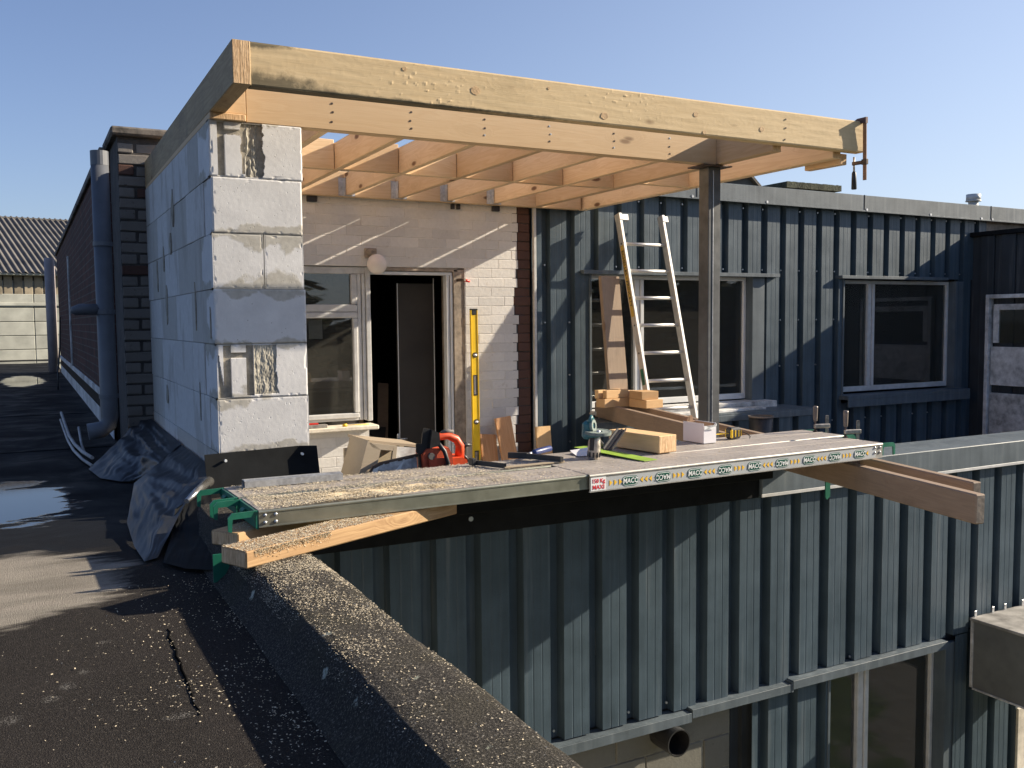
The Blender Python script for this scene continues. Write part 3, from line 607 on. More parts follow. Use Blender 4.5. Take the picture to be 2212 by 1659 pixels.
# doorway: frame, open leaf inside
door = link('door_frame', None, wb, loc(2.23, 6.42, -1.62)); b = MB()
H = lambda z: z+1.62
b.box(.0, .66, .0, .06, H(.345), H(.368), .003); b.box(.61, .635, .0, .06, 0, H(.345), .003); b.box(.640, .66, -.006, .06, 0, H(.345), .003); part('metal_jamb', b, M['white'], door)
b = MB(); b.box(.665, .757, -.012, .22, 0, H(.39), .004); b.box(.0, .70, -.012, .02, H(.372), H(.40), .003); part('rendered_reveal', b, M['chisel'] if 0 else M.setdefault('render', plain('brown_grey_render', (.30, .25, .20), .9, 0, .4, 20, .5, .004)), door)
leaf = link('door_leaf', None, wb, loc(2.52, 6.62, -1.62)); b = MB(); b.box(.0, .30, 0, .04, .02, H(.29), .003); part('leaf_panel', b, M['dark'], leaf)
b = MB(); b.box(-.003, .003, -.004, .0, .02, H(.29)); b.box(.295, .301, -.004, .0, .02, H(.33)); part('edge_strip', b, M['greyframe'], leaf)
b = MB(); b.cyl((-.01, -.03, .72), (.05, -.03, .72), .006, 8); b.cyl((-.01, -.03, .72), (-.01, 0, .72), .006, 8); b.box(-.022, -.004, -.006, 0, .64, .76, .002); b.cyl((-.06, -.03, .715), (-.01, -.03, .72), .005, 8); part('door_handle', b, M['galv'], leaf)
# dark rooms behind the openings
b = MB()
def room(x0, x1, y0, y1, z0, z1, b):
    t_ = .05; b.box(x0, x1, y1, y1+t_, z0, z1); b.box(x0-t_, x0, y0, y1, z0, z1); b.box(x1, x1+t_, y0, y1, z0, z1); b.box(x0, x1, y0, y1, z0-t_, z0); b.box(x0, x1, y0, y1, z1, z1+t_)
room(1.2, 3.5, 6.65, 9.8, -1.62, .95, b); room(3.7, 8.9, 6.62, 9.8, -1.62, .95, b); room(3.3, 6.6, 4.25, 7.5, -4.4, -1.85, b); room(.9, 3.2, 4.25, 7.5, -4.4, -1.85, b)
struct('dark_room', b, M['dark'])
b = MB(); b.box(.0, 3.4, 0, .25, 0, .05); # clutter in room behind the window: a table and boards
tb = thing('work_table', 'table with papers in the dark room behind the window', 'table', (1.4, 7.0, -1.62))
b = MB(); b.box(0, 1.0, 0, .6, .86, .89, .004); part('table_top', b, M['dirty'], tb)
for x in (.03, .93):
    for y in (.03, .53): b = MB(); b.box(x, x+.04, y, y+.04, 0, .86); part('leg', b, M['dirty'], tb)
b = MB(); b.box(-.14, .14, -.1, .1, 0, .012, .002); tag(part('paper_pile', b, M['paper'], None, (1.95, 7.2, -.728), (0, 0, .3)), 'white paper pile on the table behind the window', 'papers')
b = MB(); b.box(0, .09, 0, .02, 0, 1.15, .002); tag(part('leaning_batten', b, M['old'], None, (2.44, 6.95, -1.62), (R(-12), R(6), 0)), 'thin batten leaning in the dark doorway', 'batten')
b = MB(); b.box(0, .2, 0, .1, 0, .8, .002); b.box(.02, .18, .1, .12, .1, .7, .002); tag(part('dark_crate', b, M['dark'], None, (2.27, 7.0, -1.62), (R(-6), R(8), 0)), 'dark crate standing inside the doorway', 'crate')
# globe lamp
lamp = thing('globe_lamp', 'round white globe lamp on the wall above the door', 'lamp', (2.245, 6.39, .40))
b = MB(); b.ball((0, -.10, .01), .073, 28); part('globe', b, M['globe'], lamp)
b = MB(); b.tube([(-.03, 0, .10), (-.03, -.05, .10), (-.02, -.10, .085)], .02, 12); b.box(-.06, .03, -.02, 0, .06, .13, .004); part('bracket', b, M['render'], lamp)
# small things fixed on the wall
b = MB(); b.cyl((0, 0, 0), (.03, -.07, .0), .012, 8); b.cyl((.02, -.05, 0), (.075, -.055, -.01), .011, 8, 1); tag(part('wall_tap', b, [M['rust'], M['red']], None, (2.93, 6.41, .31)), 'small red-handled tap beside the top of the doorway', 'tap')
for i, (x, s_) in enumerate(((1.81, .035), (2.886, .012), (2.933, .012), (3.25, .03))):
    b = MB(); b.box(-s_, s_, -.02, .01, -.028, .012, .003)
    tag(part('wall_bracket', b, M['black'], None, (x, 6.39, .868)), ['black flat bracket under the ledger beside the block wall', 'left one of the small black plug pair under the ledger', 'right one of the small black plug pair under the ledger', 'square black bracket under the ledger near the brick corner'][i], 'bracket')
b = MB(); b.box(0, .035, -.015, 0, 0, .055, .003); tag(part('wall_switch', b, M['sill'], None, (3.055, 6.4, -.385)), 'small cream switch box behind the spirit level', 'switch')
# sill things
b = MB(); b.box(0, .26, 0, .05, 0, .025, .004, 1); b.box(0, .2, .02, .045, .025, .036, .003, 0); tag(part('hand_float', b, [M['red'], M['toolmetal']], None, (1.60, 6.28, -.743), (0, 0, .05)), 'red topped trowel float lying on the window sill', 'trowel')
b = MB(); b.cyl((0, 0, .01), (.03, 0, .01), .011, 10); b.cyl((.03, 0, .01), (.2, .02, .006), .003, 6); tag(part('paint_brush', b, M['yellow'], None, (1.97, 6.30, -.743)), 'little yellow knob tool on the window sill', 'tool')

# ================================================================== spirit level and offcuts on the terrace
lv = thing('spirit_level', 'tall yellow spirit level leaning upright beside the doorway', 'spirit level', (2.99, 6.28, -1.62), (R(-1.0), 0, 0))
HL = 1.70; holes = [(.66-.05, .66+.06), (1.22-.05, 1.22+.06)]
b = MB()
def lvl_seg(z0, z1): b.box(.006, .053, .004, .018, z0, z1)
zs = sorted([(.08, .20), (.48, .62), (1.06, 1.20)])   # hand holes, from the floor
z = 0
for a, c_ in zs: lvl_seg(z, a); z = c_
lvl_seg(z, HL)
for a, c_ in zs: b.box(.006, .014, .004, .018, a, c_); b.box(.045, .053, .004, .018, a, c_)
b.box(0, .006, 0, .022, 0, HL, .001); b.box(.053, .059, 0, .022, 0, HL, .001); part('beam_profile', b, M['yellow'], lv)
for a, c_ in zs:
    b = MB()
    b.box(.013, .016, .001, .02, a-.006, c_+.006); b.box(.043, .046, .001, .02, a-.006, c_+.006); b.box(.013, .046, .001, .02, c_, c_+.008); b.box(.013, .046, .001, .02, a-.008, a); part('hand_hole_rim', b, M['black'], lv)
for zz in (.30, .85, 1.36):
    b = MB(); b.ring((.030, -.001, zz), (.030, .006, zz), .012, .02, 16, 0); b.cyl((.016, .002, zz), (.044, .002, zz), .008, 10, 1); part('vial', b, [M['black'], M['lime'] if zz < .5 else M['paper']], lv)
b = MB(); b.box(-.001, .06, -.001, .023, HL, HL+.012, .003); b.box(.01, .049, .0, .02, HL-.035, HL, .003); part('end_cap', b, M['black'], lv)
def board(name, label, mat, loc_, rot, w_, h_, t_, cut=0):
    b = MB(); b.prism([(0, 0), (w_, 0), (w_, h_-cut), (0, h_)], 0, t_, 'y')
    o = part(name, b, mat, None, loc_, rot); return tag(o, label, 'offcut', 'board offcuts leaning against the walls')
M['freshv'] = wood('vertical_fresh_board', (.66, .38, .2), (.48, .24, .11), kn=.4, grain=.9)
# vertical grain: rotate the mesh so local X runs up
def vboard(name, label, mat, base, lean, w_, h_, t_, yaw=0, tilt=0, cut=0):
    b = MB(); b.prism([(0, 0), (0, w_), (h_-cut, w_), (h_, 0)], 0, t_, 'z')   # local x up
    mesh = b.mesh(name, mat); o = link(name, mesh)
    o.matrix_world = Matrix.Translation(base) @ Matrix.Rotation(yaw, 4, 'Z') @ Matrix.Rotation(lean, 4, 'X') @ Matrix.Rotation(tilt, 4, 'Y') @ Matrix(((0, 1, 0, 0), (0, 0, 1, 0), (1, 0, 0, 0), (0, 0, 0, 1)))
    return tag(o, label, 'offcut', 'board offcuts leaning against the walls')
vboard('board_offcut', 'short dark-knotted board leaning left of the taller offcut beside the spirit level', M['freshv'], (3.09, 6.22, -1.62), R(-8), .135, .76, .02, 0, R(-2), .02)
vboard('board_offcut', 'taller orange board offcut leaning in front of the brick corner', M['freshv'], (3.28, 6.17, -1.62), R(-9), .135, .88, .02, 0, R(-6), 0)
vboard('board_offcut', 'pale board offcut leaning on the blue cladding right of the brick corner', M['pale'], (3.55, 6.20, -1.62), R(-8), .13, .785, .02)
vboard('leaning_plank', 'long rough plank standing upright behind the ladder beside the window', M['old'], (4.08, 6.02, -.80), R(-10), .175, 1.17, .04, 0, R(1.5))

# ================================================================== corrugated cladding
PITCH = .2302
PF = [(0, .0), (.046, .0), (.049, .0013), (.056, .0), (.098, .0), (.101, .0013), (.108, .0), (.150, .0), (.156, .058), (.222, .058)]
def clad_panel(x0, x1, z0, z1, phase, parent, org, y, mat, name='cladding_panel'):
    # split into sheets four ribs wide
    n0 = math.floor((x0-phase)/PITCH); n1 = math.ceil((x1-phase)/PITCH); k = n0-(n0 % 4)
    while k < n1:
        a = max(x0, phase+k*PITCH-.008); b_ = min(x1, phase+(k+4)*PITCH-.008)
        if b_-a > .01:
            pts = []
            for j in range(k-1, k+5):
                for (px_, d) in PF: pts.append((phase+j*PITCH+px_, d))
            def dep(x):
                for i in range(len(pts)-1):
                    if pts[i][0] <= x <= pts[i+1][0]: f = (x-pts[i][0])/(pts[i+1][0]-pts[i][0]+1e-9); return pts[i][1]*(1-f)+pts[i+1][1]*f
                return 0
            xs = [a]+[p[0] for p in pts if a+1e-4 < p[0] < b_-1e-4]+[b_]
            jit = random.uniform(-.0015, .0015)
            b = MB(); vs = []; 
            for x in xs: vs += [(x-org[0], y+dep(x)+jit-org[1], z0-org[2]), (x-org[0], y+dep(x)+jit-org[1], z1-org[2])]
            b.add(vs, [(2*i, 2*i+2, 2*i+3, 2*i+1) for i in range(len(xs)-1)]); part(name, b, mat, parent)
        k += 4
cu = thing('clad_upper_storey', 'upper storey in blue ribbed metal cladding with two windows behind the ladder', 'building', (3.6, 6.4, -1.62))
OC = (3.6, 6.4, -1.62); PHU = 6.276-20*PITCH
for (a, b_, z0, z1) in ((3.57, 9.16, .385, 1.06), (3.57, 4.13, -1.62, .385), (6.02, 7.02, -1.62, .385), (4.13, 6.02, -1.62, -.78), (7.02, 9.16, -1.62, -.84), (8.72, 8.92, -.84, .385)):
    clad_panel(a, b_, z0, z1, PHU, cu, OC, 6.40, M['clad'])
b = MB()
for (a, b_, z0, z1) in ((3.57, 9.16, .40, 1.1), (3.57, 4.10, -1.62, .40), (6.06, 6.98, -1.62, .40), (4.10, 6.06, -1.62, -.80), (6.98, 9.16, -1.62, -.86), (8.74, 9.16, -.86, .40)): b.box(a-3.6, b_-3.6, .062, .22, z0+1.62, z1+1.62)
part('wall_core', b, M['darkclad'], cu)
def hook_trim(mb, x0, x1, y, z, h=.03, out=.04): mb.box(x0, x1, y-out, y+.03, z, z+h, .002)
b = MB(); b.box(0, 8.6, -.07, .12, 0, .145, .003); b.box(0, 8.6, -.075, -.066, -.012, .004, .001); o = part('roof_edge_trim', b, M['trim'], cu, (-.03, 0, 1.052+1.62), (0, R(.37), 0))
for x in (1.6, 3.65, 5.56, 7.4):
    k = MB(); k.box(x-.003, x+.003, -.073, .1, .0, .147); part('trim_joint', k, M['blackfelt'], cu, (-.03, 0, 1.052+1.62), (0, R(.37), 0))
k = MB()
for x in (.7, 1.55, 2.4, 3.68, 4.6, 5.4, 5.58, 6.4): k.cyl((x, -.078, .008), (x, -.066, .008), .012, 8)
part('trim_bolt', k, M['galv'], cu, (-.03, 0, 1.052+1.62), (0, R(.37), 0), kind='stuff')
b = MB(); b.box(.43, 2.56, -.05, .06, 0, .032, .002); b.box(3.36, 4.9, -.05, .06, .0, .030, .002); part('head_flashing', b, M['trim'], cu, (0, 0, .372+1.62))
# screws
k = MB()
for j in range(-12, 13):
    x = PHU+(20+j)*PITCH-.04
    for z in (.99, .44, -.02, -.45, -1.0):
        if 3.7 < x < 9.1 and not ((4.1 < x < 6.05 or 7 < x < 8.7) and -.8 < z < .38) and random.random() < .8: k.cyl((x-3.6, .034, z+1.62), (x-3.6, .020, z+1.62), .0075, 6)
part('cladding_screw', k, M['galv'], cu, kind='stuff')
def clad_window(parent, org, x0, x1, z0, z1, xm, y, sashleft, fm, matframe, rev=.08):
    w_ = link('window', None, parent, (x0-org[0], y-org[1], z0-org[2])); W_ = x1-x0; H_ = z1-z0; mx_ = xm-x0
    b = MB(); b.box(0, W_, rev, rev+.06, 0, .05, .004); b.box(0, W_, rev, rev+.06, H_-.035, H_, .004); b.box(0, .03, rev, rev+.06, .05, H_-.035, .004); b.box(W_-.03, W_, rev, rev+.06, .05, H_-.035, .004); b.box(mx_-.045, mx_+.005, rev, rev+.06, .05, H_-.035, .004); b.box(mx_+.009, mx_+.045, rev-.008, rev+.05, .05, H_-.035, .004); part('window_frame', b, matframe, w_)
    b = MB(); b.box(.03, mx_-.045, rev+.028, rev+.032, .05, H_-.035); part('pane', b, M['glass'], w_)
    b = MB(); b.box(mx_+.045, W_-.03, rev+.024, rev+.028, .05, H_-.035); part('pane', b, M['glass'], w_)
    b = MB(); b.box(-.02, 0, -.01, .2, -.03, H_, .002); part('side_flashing', b, M['trim'], w_); b = MB(); b.box(W_+.0005, W_+.15, -.0, .03, -.02, H_, .002); b.box(W_+.001, W_+.008, -.006, .2, -.02, H_, .001); part('side_flashing', b, M['trim'], w_)
    return w_
w1 = clad_window(cu, OC, 4.13, 5.87, -.74, .375, 4.67, 6.40, True, 0, M['white'])
b = MB(); b.box(-.02, 1.92, -.14, .1, -.045, -.012, .003); b.box(-.02, 1.92, -.14, -.13, -.07, -.045); part('window_sill', b, M['dirtywhite'], w1)
b = MB(); b.box(1.40, 1.46, .25, .28, .0, 1.1); part('curtain_edge', b, M['render'], w1)
w2 = clad_window(cu, OC, 7.04, 8.68, -.74, .365, 7.51, 6.40, True, 0, M['greyframe'])
b = MB(); b.box(-.05, 1.75, -.12, .1, -.06, -.02, .003); b.box(-.05, 1.75, -.12, -.11, -.13, -.06); part('window_sill', b, M['trim'], w2)
# ledge of cladding that sticks out under the first window
lg = thing('clad_ledge', 'low box ledge in blue cladding under the window behind the ladder', 'ledge', (3.84, 5.98, -1.62)); b = MB()
b.prism([(0, 0), (2.4, 0), (2.4, .40), (.32, .40)], .79, .815, 'z'); b.box(0, 2.4, -.005, .008, .75, .80, .002); part('ledge_top', b, M['trim'], lg)
clad_panel(3.85, 6.2, -1.62, -.84, PHU, lg, (3.84, 5.98, -1.62), 5.99, M['clad']); b = MB(); b.cyl((.42, .15, .815), (.42, .15, .83), .02, 8); part('bolt', b, M['galv'], lg)
# white strip between brick corner and cladding
b = MB(); b.box(0, .022, -.02, .01, 0, 2.1, .002); tag(part('edge_strip', b, M['greyframe'], None, (3.575, 6.385, -1.2)), 'thin pale upright strip between brick corner and blue cladding', 'trim')

# ---------------- annex on the right of the terrace
ax = thing('dark_annex', 'dark clad annex on the right with a peeling white door', 'building', (8.92, 4.3, -1.62))
b = MB(); b.box(.03, 3.5, 0, 2.12, 0, 2.455); part('annex_mass', b, M['darkclad'], ax)
b = MB()
xs = []; y = 0.
while y < 1.86:
    b.box(0, .03, y, y+.145, 0, 2.455, .004); y += .2302
part('annex_rib', b, M['darkclad'], ax, kind='stuff')
b = MB(); b.box(-.03, 3.5, -.02, 2.1, 2.456, 2.50, .003); part('annex_coping', b, M['blackfelt'], ax)
dr = link('door', None, ax, (-.03, .93, .30))
b = MB(); b.box(-.03, .05, -.02, .95, 0, .04); b.box(-.03, .05, -.02, .95, 1.5, 1.54, .003); b.box(-.03, .05, .91, .95, 0, 1.5, .003); b.box(-.03, .05, -.02, .02, 0, 1.5, .003); part('door_frame', b, M['dirtywhite'], dr)
b = MB(); b.box(0, .04, .04, .90, .04, .52, .004); part('lower_panel', b, M['dirtywhite'], dr)
b = MB(); b.box(0, .04, .04, .90, .60, 1.00, .004); part('middle_panel', b, M['dirtywhite'], dr)
b = MB(); b.box(0, .04, .82, .88, 1.04, 1.44, .004); b.box(0, .04, .06, .12, 1.04, 1.44, .004); b.box(0, .04, .12, .82, 1.38, 1.44, .004); part('sash', b, M['dirtywhite'], dr)
b = MB(); b.box(.015, .02, .12, .82, 1.04, 1.38); part('pane', b, M['glass'], dr)
b = MB(); b.box(0, 4, 0, .3, 0, 2.66); tag(part('rendered_wall', b, M['render'], None, (9.165, 6.42, -1.62)), 'brown rendered wall strip above the dark annex', 'wall')

# ================================================================== terrace parapet, lower cladding
cl = thing('clad_lower_storey', 'lower storey in blue ribbed cladding below the scaffold planks', 'building', (.8, 3.89, -4.5)); OL = (.8, 3.89, -4.5); PHL = 3.493-20*PITCH
clad_panel(.80, 3.885, -2.13, -.99, PHL, cl, OL, 3.89, M['clad']); clad_panel(3.885, 11.5, -2.10, -.95, PHL, cl, OL, 3.89, M['clad'])
clad_panel(3.60, 4.20, -4.5, -2.13, PHL, cl, OL, 3.895, M['clad']); clad_panel(5.36, 11.5, -4.5, -2.11, PHL, cl, OL, 3.895, M['clad'])
b = MB(); b.box(0, 10.7, .062, .30, 2.36, 3.60); b.box(2.78, 3.42, .068, .3, 0, 2.36); b.box(4.5, 10.7, .068, .3, 0, 2.36); b.box(3.42, 4.5, .068, .3, 0, 1.0); b.box(2.72, 2.80, .10, .3, 0, 2.36); part('wall_core', b, M['darkclad'], cl)
b = MB(); b.box(2.82, 11.2, -.035, .31, 3.505, 3.654, .004); part('parapet_coping', b, M['trim'], cl)
b = MB(); b.box(2.82, 11.2, -.037, -.028, 3.494, 3.512, .001); part('coping_drip', b, M['greyframe'], cl)
b = MB(); b.box(0, 2.815, -.02, .31, 3.492, 3.650, .004); part('black_parapet_band', b, M['blackfelt'], cl)
b = MB(); b.cyl((1.02, -.026, 3.57), (1.02, -.018, 3.57), .012, 8); part('band_bolt', b, M['galv'], cl); b = MB(); b.cyl((3.9, -.04, 3.56), (3.9, -.03, 3.56), .01, 8); part('band_bolt', b, M['galv'], cl)
b = MB(); b.box(0, 2.32, -.045, .05, 2.335, 2.362, .003); b.box(0, 2.32, -.048, -.04, 2.31, 2.362, .001); b.box(2.325, 3.05, -.045, .05, 2.352, 2.378, .003); b.box(2.325, 3.05, -.048, -.04, 2.33, 2.378, .001); b.box(3.06, 4.42, -.05, .06, 2.375, 2.396, .003); b.box(3.06, 4.42, -.053, -.045, 2.345, 2.396, .001); b.box(3.05, 3.065, -.05, .06, 2.33, 2.39); part('drip_flashing', b, M['trim'], cl)
k = MB()
for x in (1.26, 1.49, 1.95, 2.2, 3.3, 3.6): k.cyl((x, .03, 2.42), (x, .018, 2.42), .007, 6)
part('cladding_screw', k, M['galv'], cl, kind='stuff')
lw = clad_window(cl, OL, 4.22, 5.27, -3.35, -2.15, 4.60, 3.90, True, 0, M['greyframe'], .08)
b = MB(); b.box(5.235, 5.9, -.012, .02, 1.30, 1.755, .003); part('blind_pane', b, M['sill'], cl)
b = MB(); b.box(5.22, 5.95, -.03, .03, 1.26, 1.297, .003); part('lower_sill', b, M['white'], cl)
# blockwork under the drip on the left
bw = thing('blockwork_wall', 'grey concrete blockwork under the lower drip flashing', 'wall', (.8, 3.97, -4.5)); b = MB(); b.box(0, 2.70, .004, .12, 0, 2.33); part('mortar_bed', b, M['cmortar'], bw)
z = 2.32-.195; r = 0
cb = MB(); cb.box(0, .385, 0, .06, 0, .185, .004); cbm = cb.mesh('block', M['cblock'])
while z > 1.2:
    x = 2.70-.395-(.197 if r % 2 else 0)
    if r % 2: o = link('block', (lambda q: q)(MB().box(0, .185, 0, .06, 0, .185, .004).mesh('block', M['cblock'])), bw, (2.70-.19, -.004, z))
    while x > .2:
        link('block', cbm, bw, (x, -.004+random.uniform(-.002, .002), z)); x -= .395
    z -= .195; r += 1
b = MB(); b.ring((3.0, 3.98, -2.262), (3.0, 3.80, -2.262), .068, .075, 28); b.cyl((3.0, 3.97, -2.262), (3.0, 3.95, -2.262), .069, 20); tag(part('drain_pipe', b, M['black'], None), 'black open pipe end sticking out of the grey blockwork', 'pipe')
# cabinet on the lower facade
cb_ = thing('wall_cabinet', 'dark metal cabinet box mounted on the lower cladding at the right', 'cabinet', (5.46, 2.55, -2.47)); b = MB(); b.box(0, .72, 0, 1.30, 0, .46, .004); part('cabinet_body', b, M['darkcab'] if 'darkcab' in M else M.setdefault('darkcab', plain('dark_grey_cabinet', (.12, .125, .12), .6, 0, .2, 10)), cb_)
b = MB(); b.box(-.012, .74, -.012, 1.305, .461, .48, .002); part('cabinet_lid', b, M.setdefault('lid', plain('dusty_grey_lid', (.30, .29, .27), .7, 0, .5, 9, .3)), cb_); b = MB()
for (x0, x1, y0, y1, z0, z1) in ((-.006, .0, 1.28, 1.30, 0, .46), (-.006, 0, -.005, .012, 0, .46), (-.006, 0, 0, 1.3, 0, .012)): b.box(x0, x1, y0, y1, z0, z1)
part('cabinet_edge', b, M['dirtywhite'], cb_)
for y in (1.29,):
    for x in (.02, .2, .33, .52): b = MB(); b.box(x, x+.022, y, y+.006, .48, .522, .001); b.cyl((x+.011, y-.002, .51), (x+.011, y+.001, .51), .004, 6); part('mounting_bracket', b, M['galv'], cb_)

# ================================================================== left: pilaster, side wall, pipes
pil = thing('brick_pilaster', 'sooty brick pier with a stone cap left of the block wall', 'pillar', (.577, 6.575, -.835)); OP = (.577, 6.575, -.835)
b = MB(); b.box(.006, 1.6, .008, .6, 0, 2.06); part('pilaster_core', b, M['pmortar'], pil)
z = -.835+CP/2; r = 0
while z < 1.20:
    x = .577-(.111 if r % 2 else 0); 
    while x < 1.2:
        a = max(x, .577)+.003; c_ = min(x+.214, 1.2); 
        k = ('p' if random.random() < .9 else 'p2'); put_brick(a, c_, z, pil, OP, 6.575, M['pbrick'] if k == 'p' else M['rbrick'], k); x += .222
    z += CP; r += 1
b = MB(); b.box(-.035, 1.6, -.05, .66, 2.06, 2.115, .012); part('cap_slab', b, M['coping'], pil)
sw = thing('side_brick_wall', 'long dark red brick side wall running back to the left', 'wall', (.545, 7.18, -.835)); b = MB(); b.box(0, .3, 0, 10.8, .30, 2.03); part('brick_face', b, M['sidebrick'], sw)
b = MB(); b.box(-.03, .34, -.0, 10.85, 2.031, 2.085, .006); part('coping', b, M['coping'], sw)
b = MB(); b.box(-.012, .02, 0, 10.8, .24, .30, .003); b.box(-.004, .02, 0, 10.8, .0, .13, .003); part('base_flashing', b, M['dirtywhite'], sw); b = MB(); b.box(-.002, .3, 0, 10.8, 0, .24); part('upstand', b, M['blackfelt'], sw)
b = MB(); b.box(-.02, .0, 6.1, 6.22, .3, 1.72, .003); part('pale_strip', b, M['dirtywhite'], sw)
dp = thing('downpipe', 'thick blue-grey rainwater downpipe beside the brick pier', 'pipe', (.462, 6.42, -.835)); b = MB()
b.tube([(0, 0, 1.84), (0, 0, .24), (-.01, 0, .19), (-.05, 0, .16), (-.13, 0, .15)], .053, 20); part('pipe_run', b, M['pipe'], dp)
b = MB(); b.ring((.0, 0, 1.835), (0, 0, 1.925), .05, .054, 20, 0, 2*PI); part('top_socket', b, M['pipe'], dp)
for zz in (1.33, .90, .36): b = MB(); b.ring((0, 0, zz), (0, 0, zz+.028), .0535, .0585, 20); part('pipe_collar', b, M['pipe'], dp)
b = MB(); b.tube([(-.04, 0, .93), (-.15, 0, .93), (-.175, 0, .92), (-.185, 0, .90)], [.036, .036, .034, .02], 14); part('pipe_branch', b, M['pipe'], dp)
b = MB(); b.tube([(0, 0, 0), (0, 0, 2.0)], .085, 14); tag(part('far_downpipe', b, M['pipe2'], None, (.43, 18.1, -.835)), 'pinkish grey downpipe at the far corner of the brick side wall', 'pipe')
# cable and bent strands on the roof
b = MB(); p = [(.245, 8.6), (.248, 7.9), (.25, 7.2), (.262, 6.7), (.29, 6.25), (.325, 5.95)]
b.tube([(x, y, -.79+.05*math.exp(-((i-0)**2)/1.2)) for i, (x, y) in enumerate(p)], .011, 7); b.tube([(x-.012, y-.15, -.815+.03*math.exp(-i)) for i, (x, y) in enumerate(p)], .009, 7); b.tube([(.30, 6.9, -.7), (.305, 6.7, -.8), (.31, 6.5, -.82)], .008, 6); tag(part('bent_cable', b, M['twig'], None), 'pair of bent grey cable ends lying on the wet roof', 'cable')
b = MB(); b.tube([(.42, 13.5, 0.1), (.40, 13.4, -.3), (.36, 13.2, -.6), (.35, 13.1, -.83)], .012, 6); tag(part('hanging_cable', b, M['black'], None), 'thin black cable hanging at the far wall corner', 'cable')

# far hall
fh = thing('far_hall', 'pale hall with corrugated roof beyond the flat roof at left', 'building', (.5-14.5*math.cos(R(10)), 26-14.5*math.sin(R(10)), -4.5), (0, 0, R(10))); 
b = MB(); b.box(0, 19, 0, 8, 0, 5.6); part('hall_core', b, M['slab'], fh)
for i in range(5):
    for j in range(8): b = MB(); b.box(.0, 2.36, -.06, .0, 0, .335, .012); part('precast_slab', b, M['slab'], fh, (j*2.37, 0, 3.55+i*.345-.0))
b0 = MB(); b0.box(0, .19, -.05, 0, 0, .66, .01); bmh = b0.mesh('board', M['board'])
for j in range(84): link('board', bmh, fh, (j*.2262, random.uniform(-.01, .01), 5.0+.06))
b = MB(); b.box(-.2, 19, -.1, .02, 5.27-.30, 5.05, .01); b.box(0, 19, -.30, .0, 5.72, 5.78, .01); part('hall_beam', b, M['slab'], fh)
NW = 19*9
def corr(u, v): x = -.3+19.6*u; y = -.35+5.0*v; return Vector((x, y, 5.78+1.86*v+.025*math.cos(x*2*PI/.146)))
b = MB(); b.grid(1080, 1, corr); b.box(-.3, 19.3, 4.5, 5.0, 5.6, 7.62); part('corrugated_roof', b, M['fibre'], fh)
b = MB(); b.cyl((13.2, 4.5, 7.5), (13.2, 4.5, 7.80), .22, 12); b.cyl((13.2, 4.5, 7.80), (13.2, 4.5, 7.86), .33, 12); part('roof_vent', b, M['coping'], fh)
# things beyond the blue roof edge
ch = thing('mossy_chimney', 'mossy concrete chimney slab behind the blue roof edge', 'chimney', (7.75, 7.9, .9))
b = MB(); b.box(.2, .7, .15, .65, 0, .58); part('stack', b, M['pbrick'], ch)
b = MB(); b.grid(24, 2, lambda u, v: Vector((.87*u, .0, .585+.07*v+.008*mnoise.noise(Vector((u*20, v*3, 1)))))); b.box(0, .87, .004, .85, .585, .655, .01); part('cap_slab', b, M['moss'], ch)
vp = thing('roof_vent_pipe', 'round pale vent cowl on the far right roof edge', 'vent', (12.56, 9.0, .9)); b = MB(); b.cyl((0, 0, 0), (0, 0, .80), .07, 16); part('pipe_neck', b, M['greyframe'], vp); b = MB(); b.cyl((0, 0, .815), (0, 0, .905), .100, 20); b.cyl((0, 0, .80), (0, 0, .815), .108, 20); part('cowl', b, M['greyframe'], vp)
gb = thing('far_gable', 'dark corrugated gable roof far behind the steel post', 'building', (8.5, 14, -4.5)); b = MB(); b.prism([(0, 0), (4.4, 0), (4.4, 7.12), (4.19, 7.29), (3.4, 7.13), (0, 6.5)], 0, 3, 'y'); part('gable_wall', b, M['fibre'], gb)
b = MB()
for i in range(24): b.box(.1+i*.175, .18+i*.175, -.02, 0, 5.0, 6.5+.6*i/24)
part('gable_rib', b, M['fibre'], gb, kind='stuff'); b = MB(); b.prism([(3.35, 7.17), (4.2, 7.33), (4.65, 6.95), (4.62, 6.91), (4.19, 7.27), (3.35, 7.12)], -.1, 3, 'y'); part('gable_edge', b, M['coping'], gb)

# ================================================================== timbers carrying the planks
BZ0, BZ1 = -.845, -.684
def free_timber(name, label, cat, p0, p1, w_, h_, mat, group=None, b=.004, ends=None):
    o = timber(name, p0, p1, w_, h_, mat, None, (0, 0, 0), b, ends or M['endgrain']); return tag(o, label, cat, group)
M['oldend'] = plain('grey_end_grain', (.33, .27, .21), .9, 0, .35, 40, .6, .004)
lx = lambda y: 3.406+.1858*(y-2.374)
lz = lambda y: -.846+.0124*(y-2.374)
free_timber('support_beam', 'long brown timber laid across the parapet, near left one of the pair', 'timber', (lx(2.374), 2.374, lz(2.374)), (lx(6.33), 6.33, lz(6.33)), .048, .123, M['old'], 'paired timbers under the right end of the planks', .005, M['oldend'])
free_timber('support_beam', 'second brown timber of the pair, set back on the right with a broken tip', 'timber', (lx(2.56)+.205, 2.56, lz(2.56)), (lx(6.2)+.205, 6.2, lz(6.2)), .046, .121, M['old'], 'paired timbers under the right end of the planks', .005, M['oldend'])
free_timber('packing_board', 'thin dark packing board between the timber pair and the planks', 'board', (3.50, 3.42, -.7115), (3.90, 3.44, -.7115), .26, .027, M['old'], None, .003, M['oldend'])
free_timber('added_sun_block', 'unseen black block added along the parapet edge to keep sun off the wall below', 'timber', (1.30, 3.735, -.8445), (3.46, 3.735, -.8445), .27, .148, M['blackfelt'], None, .004, M['blackfelt'])  # hidden block added to stop sun leaking onto the band and facade
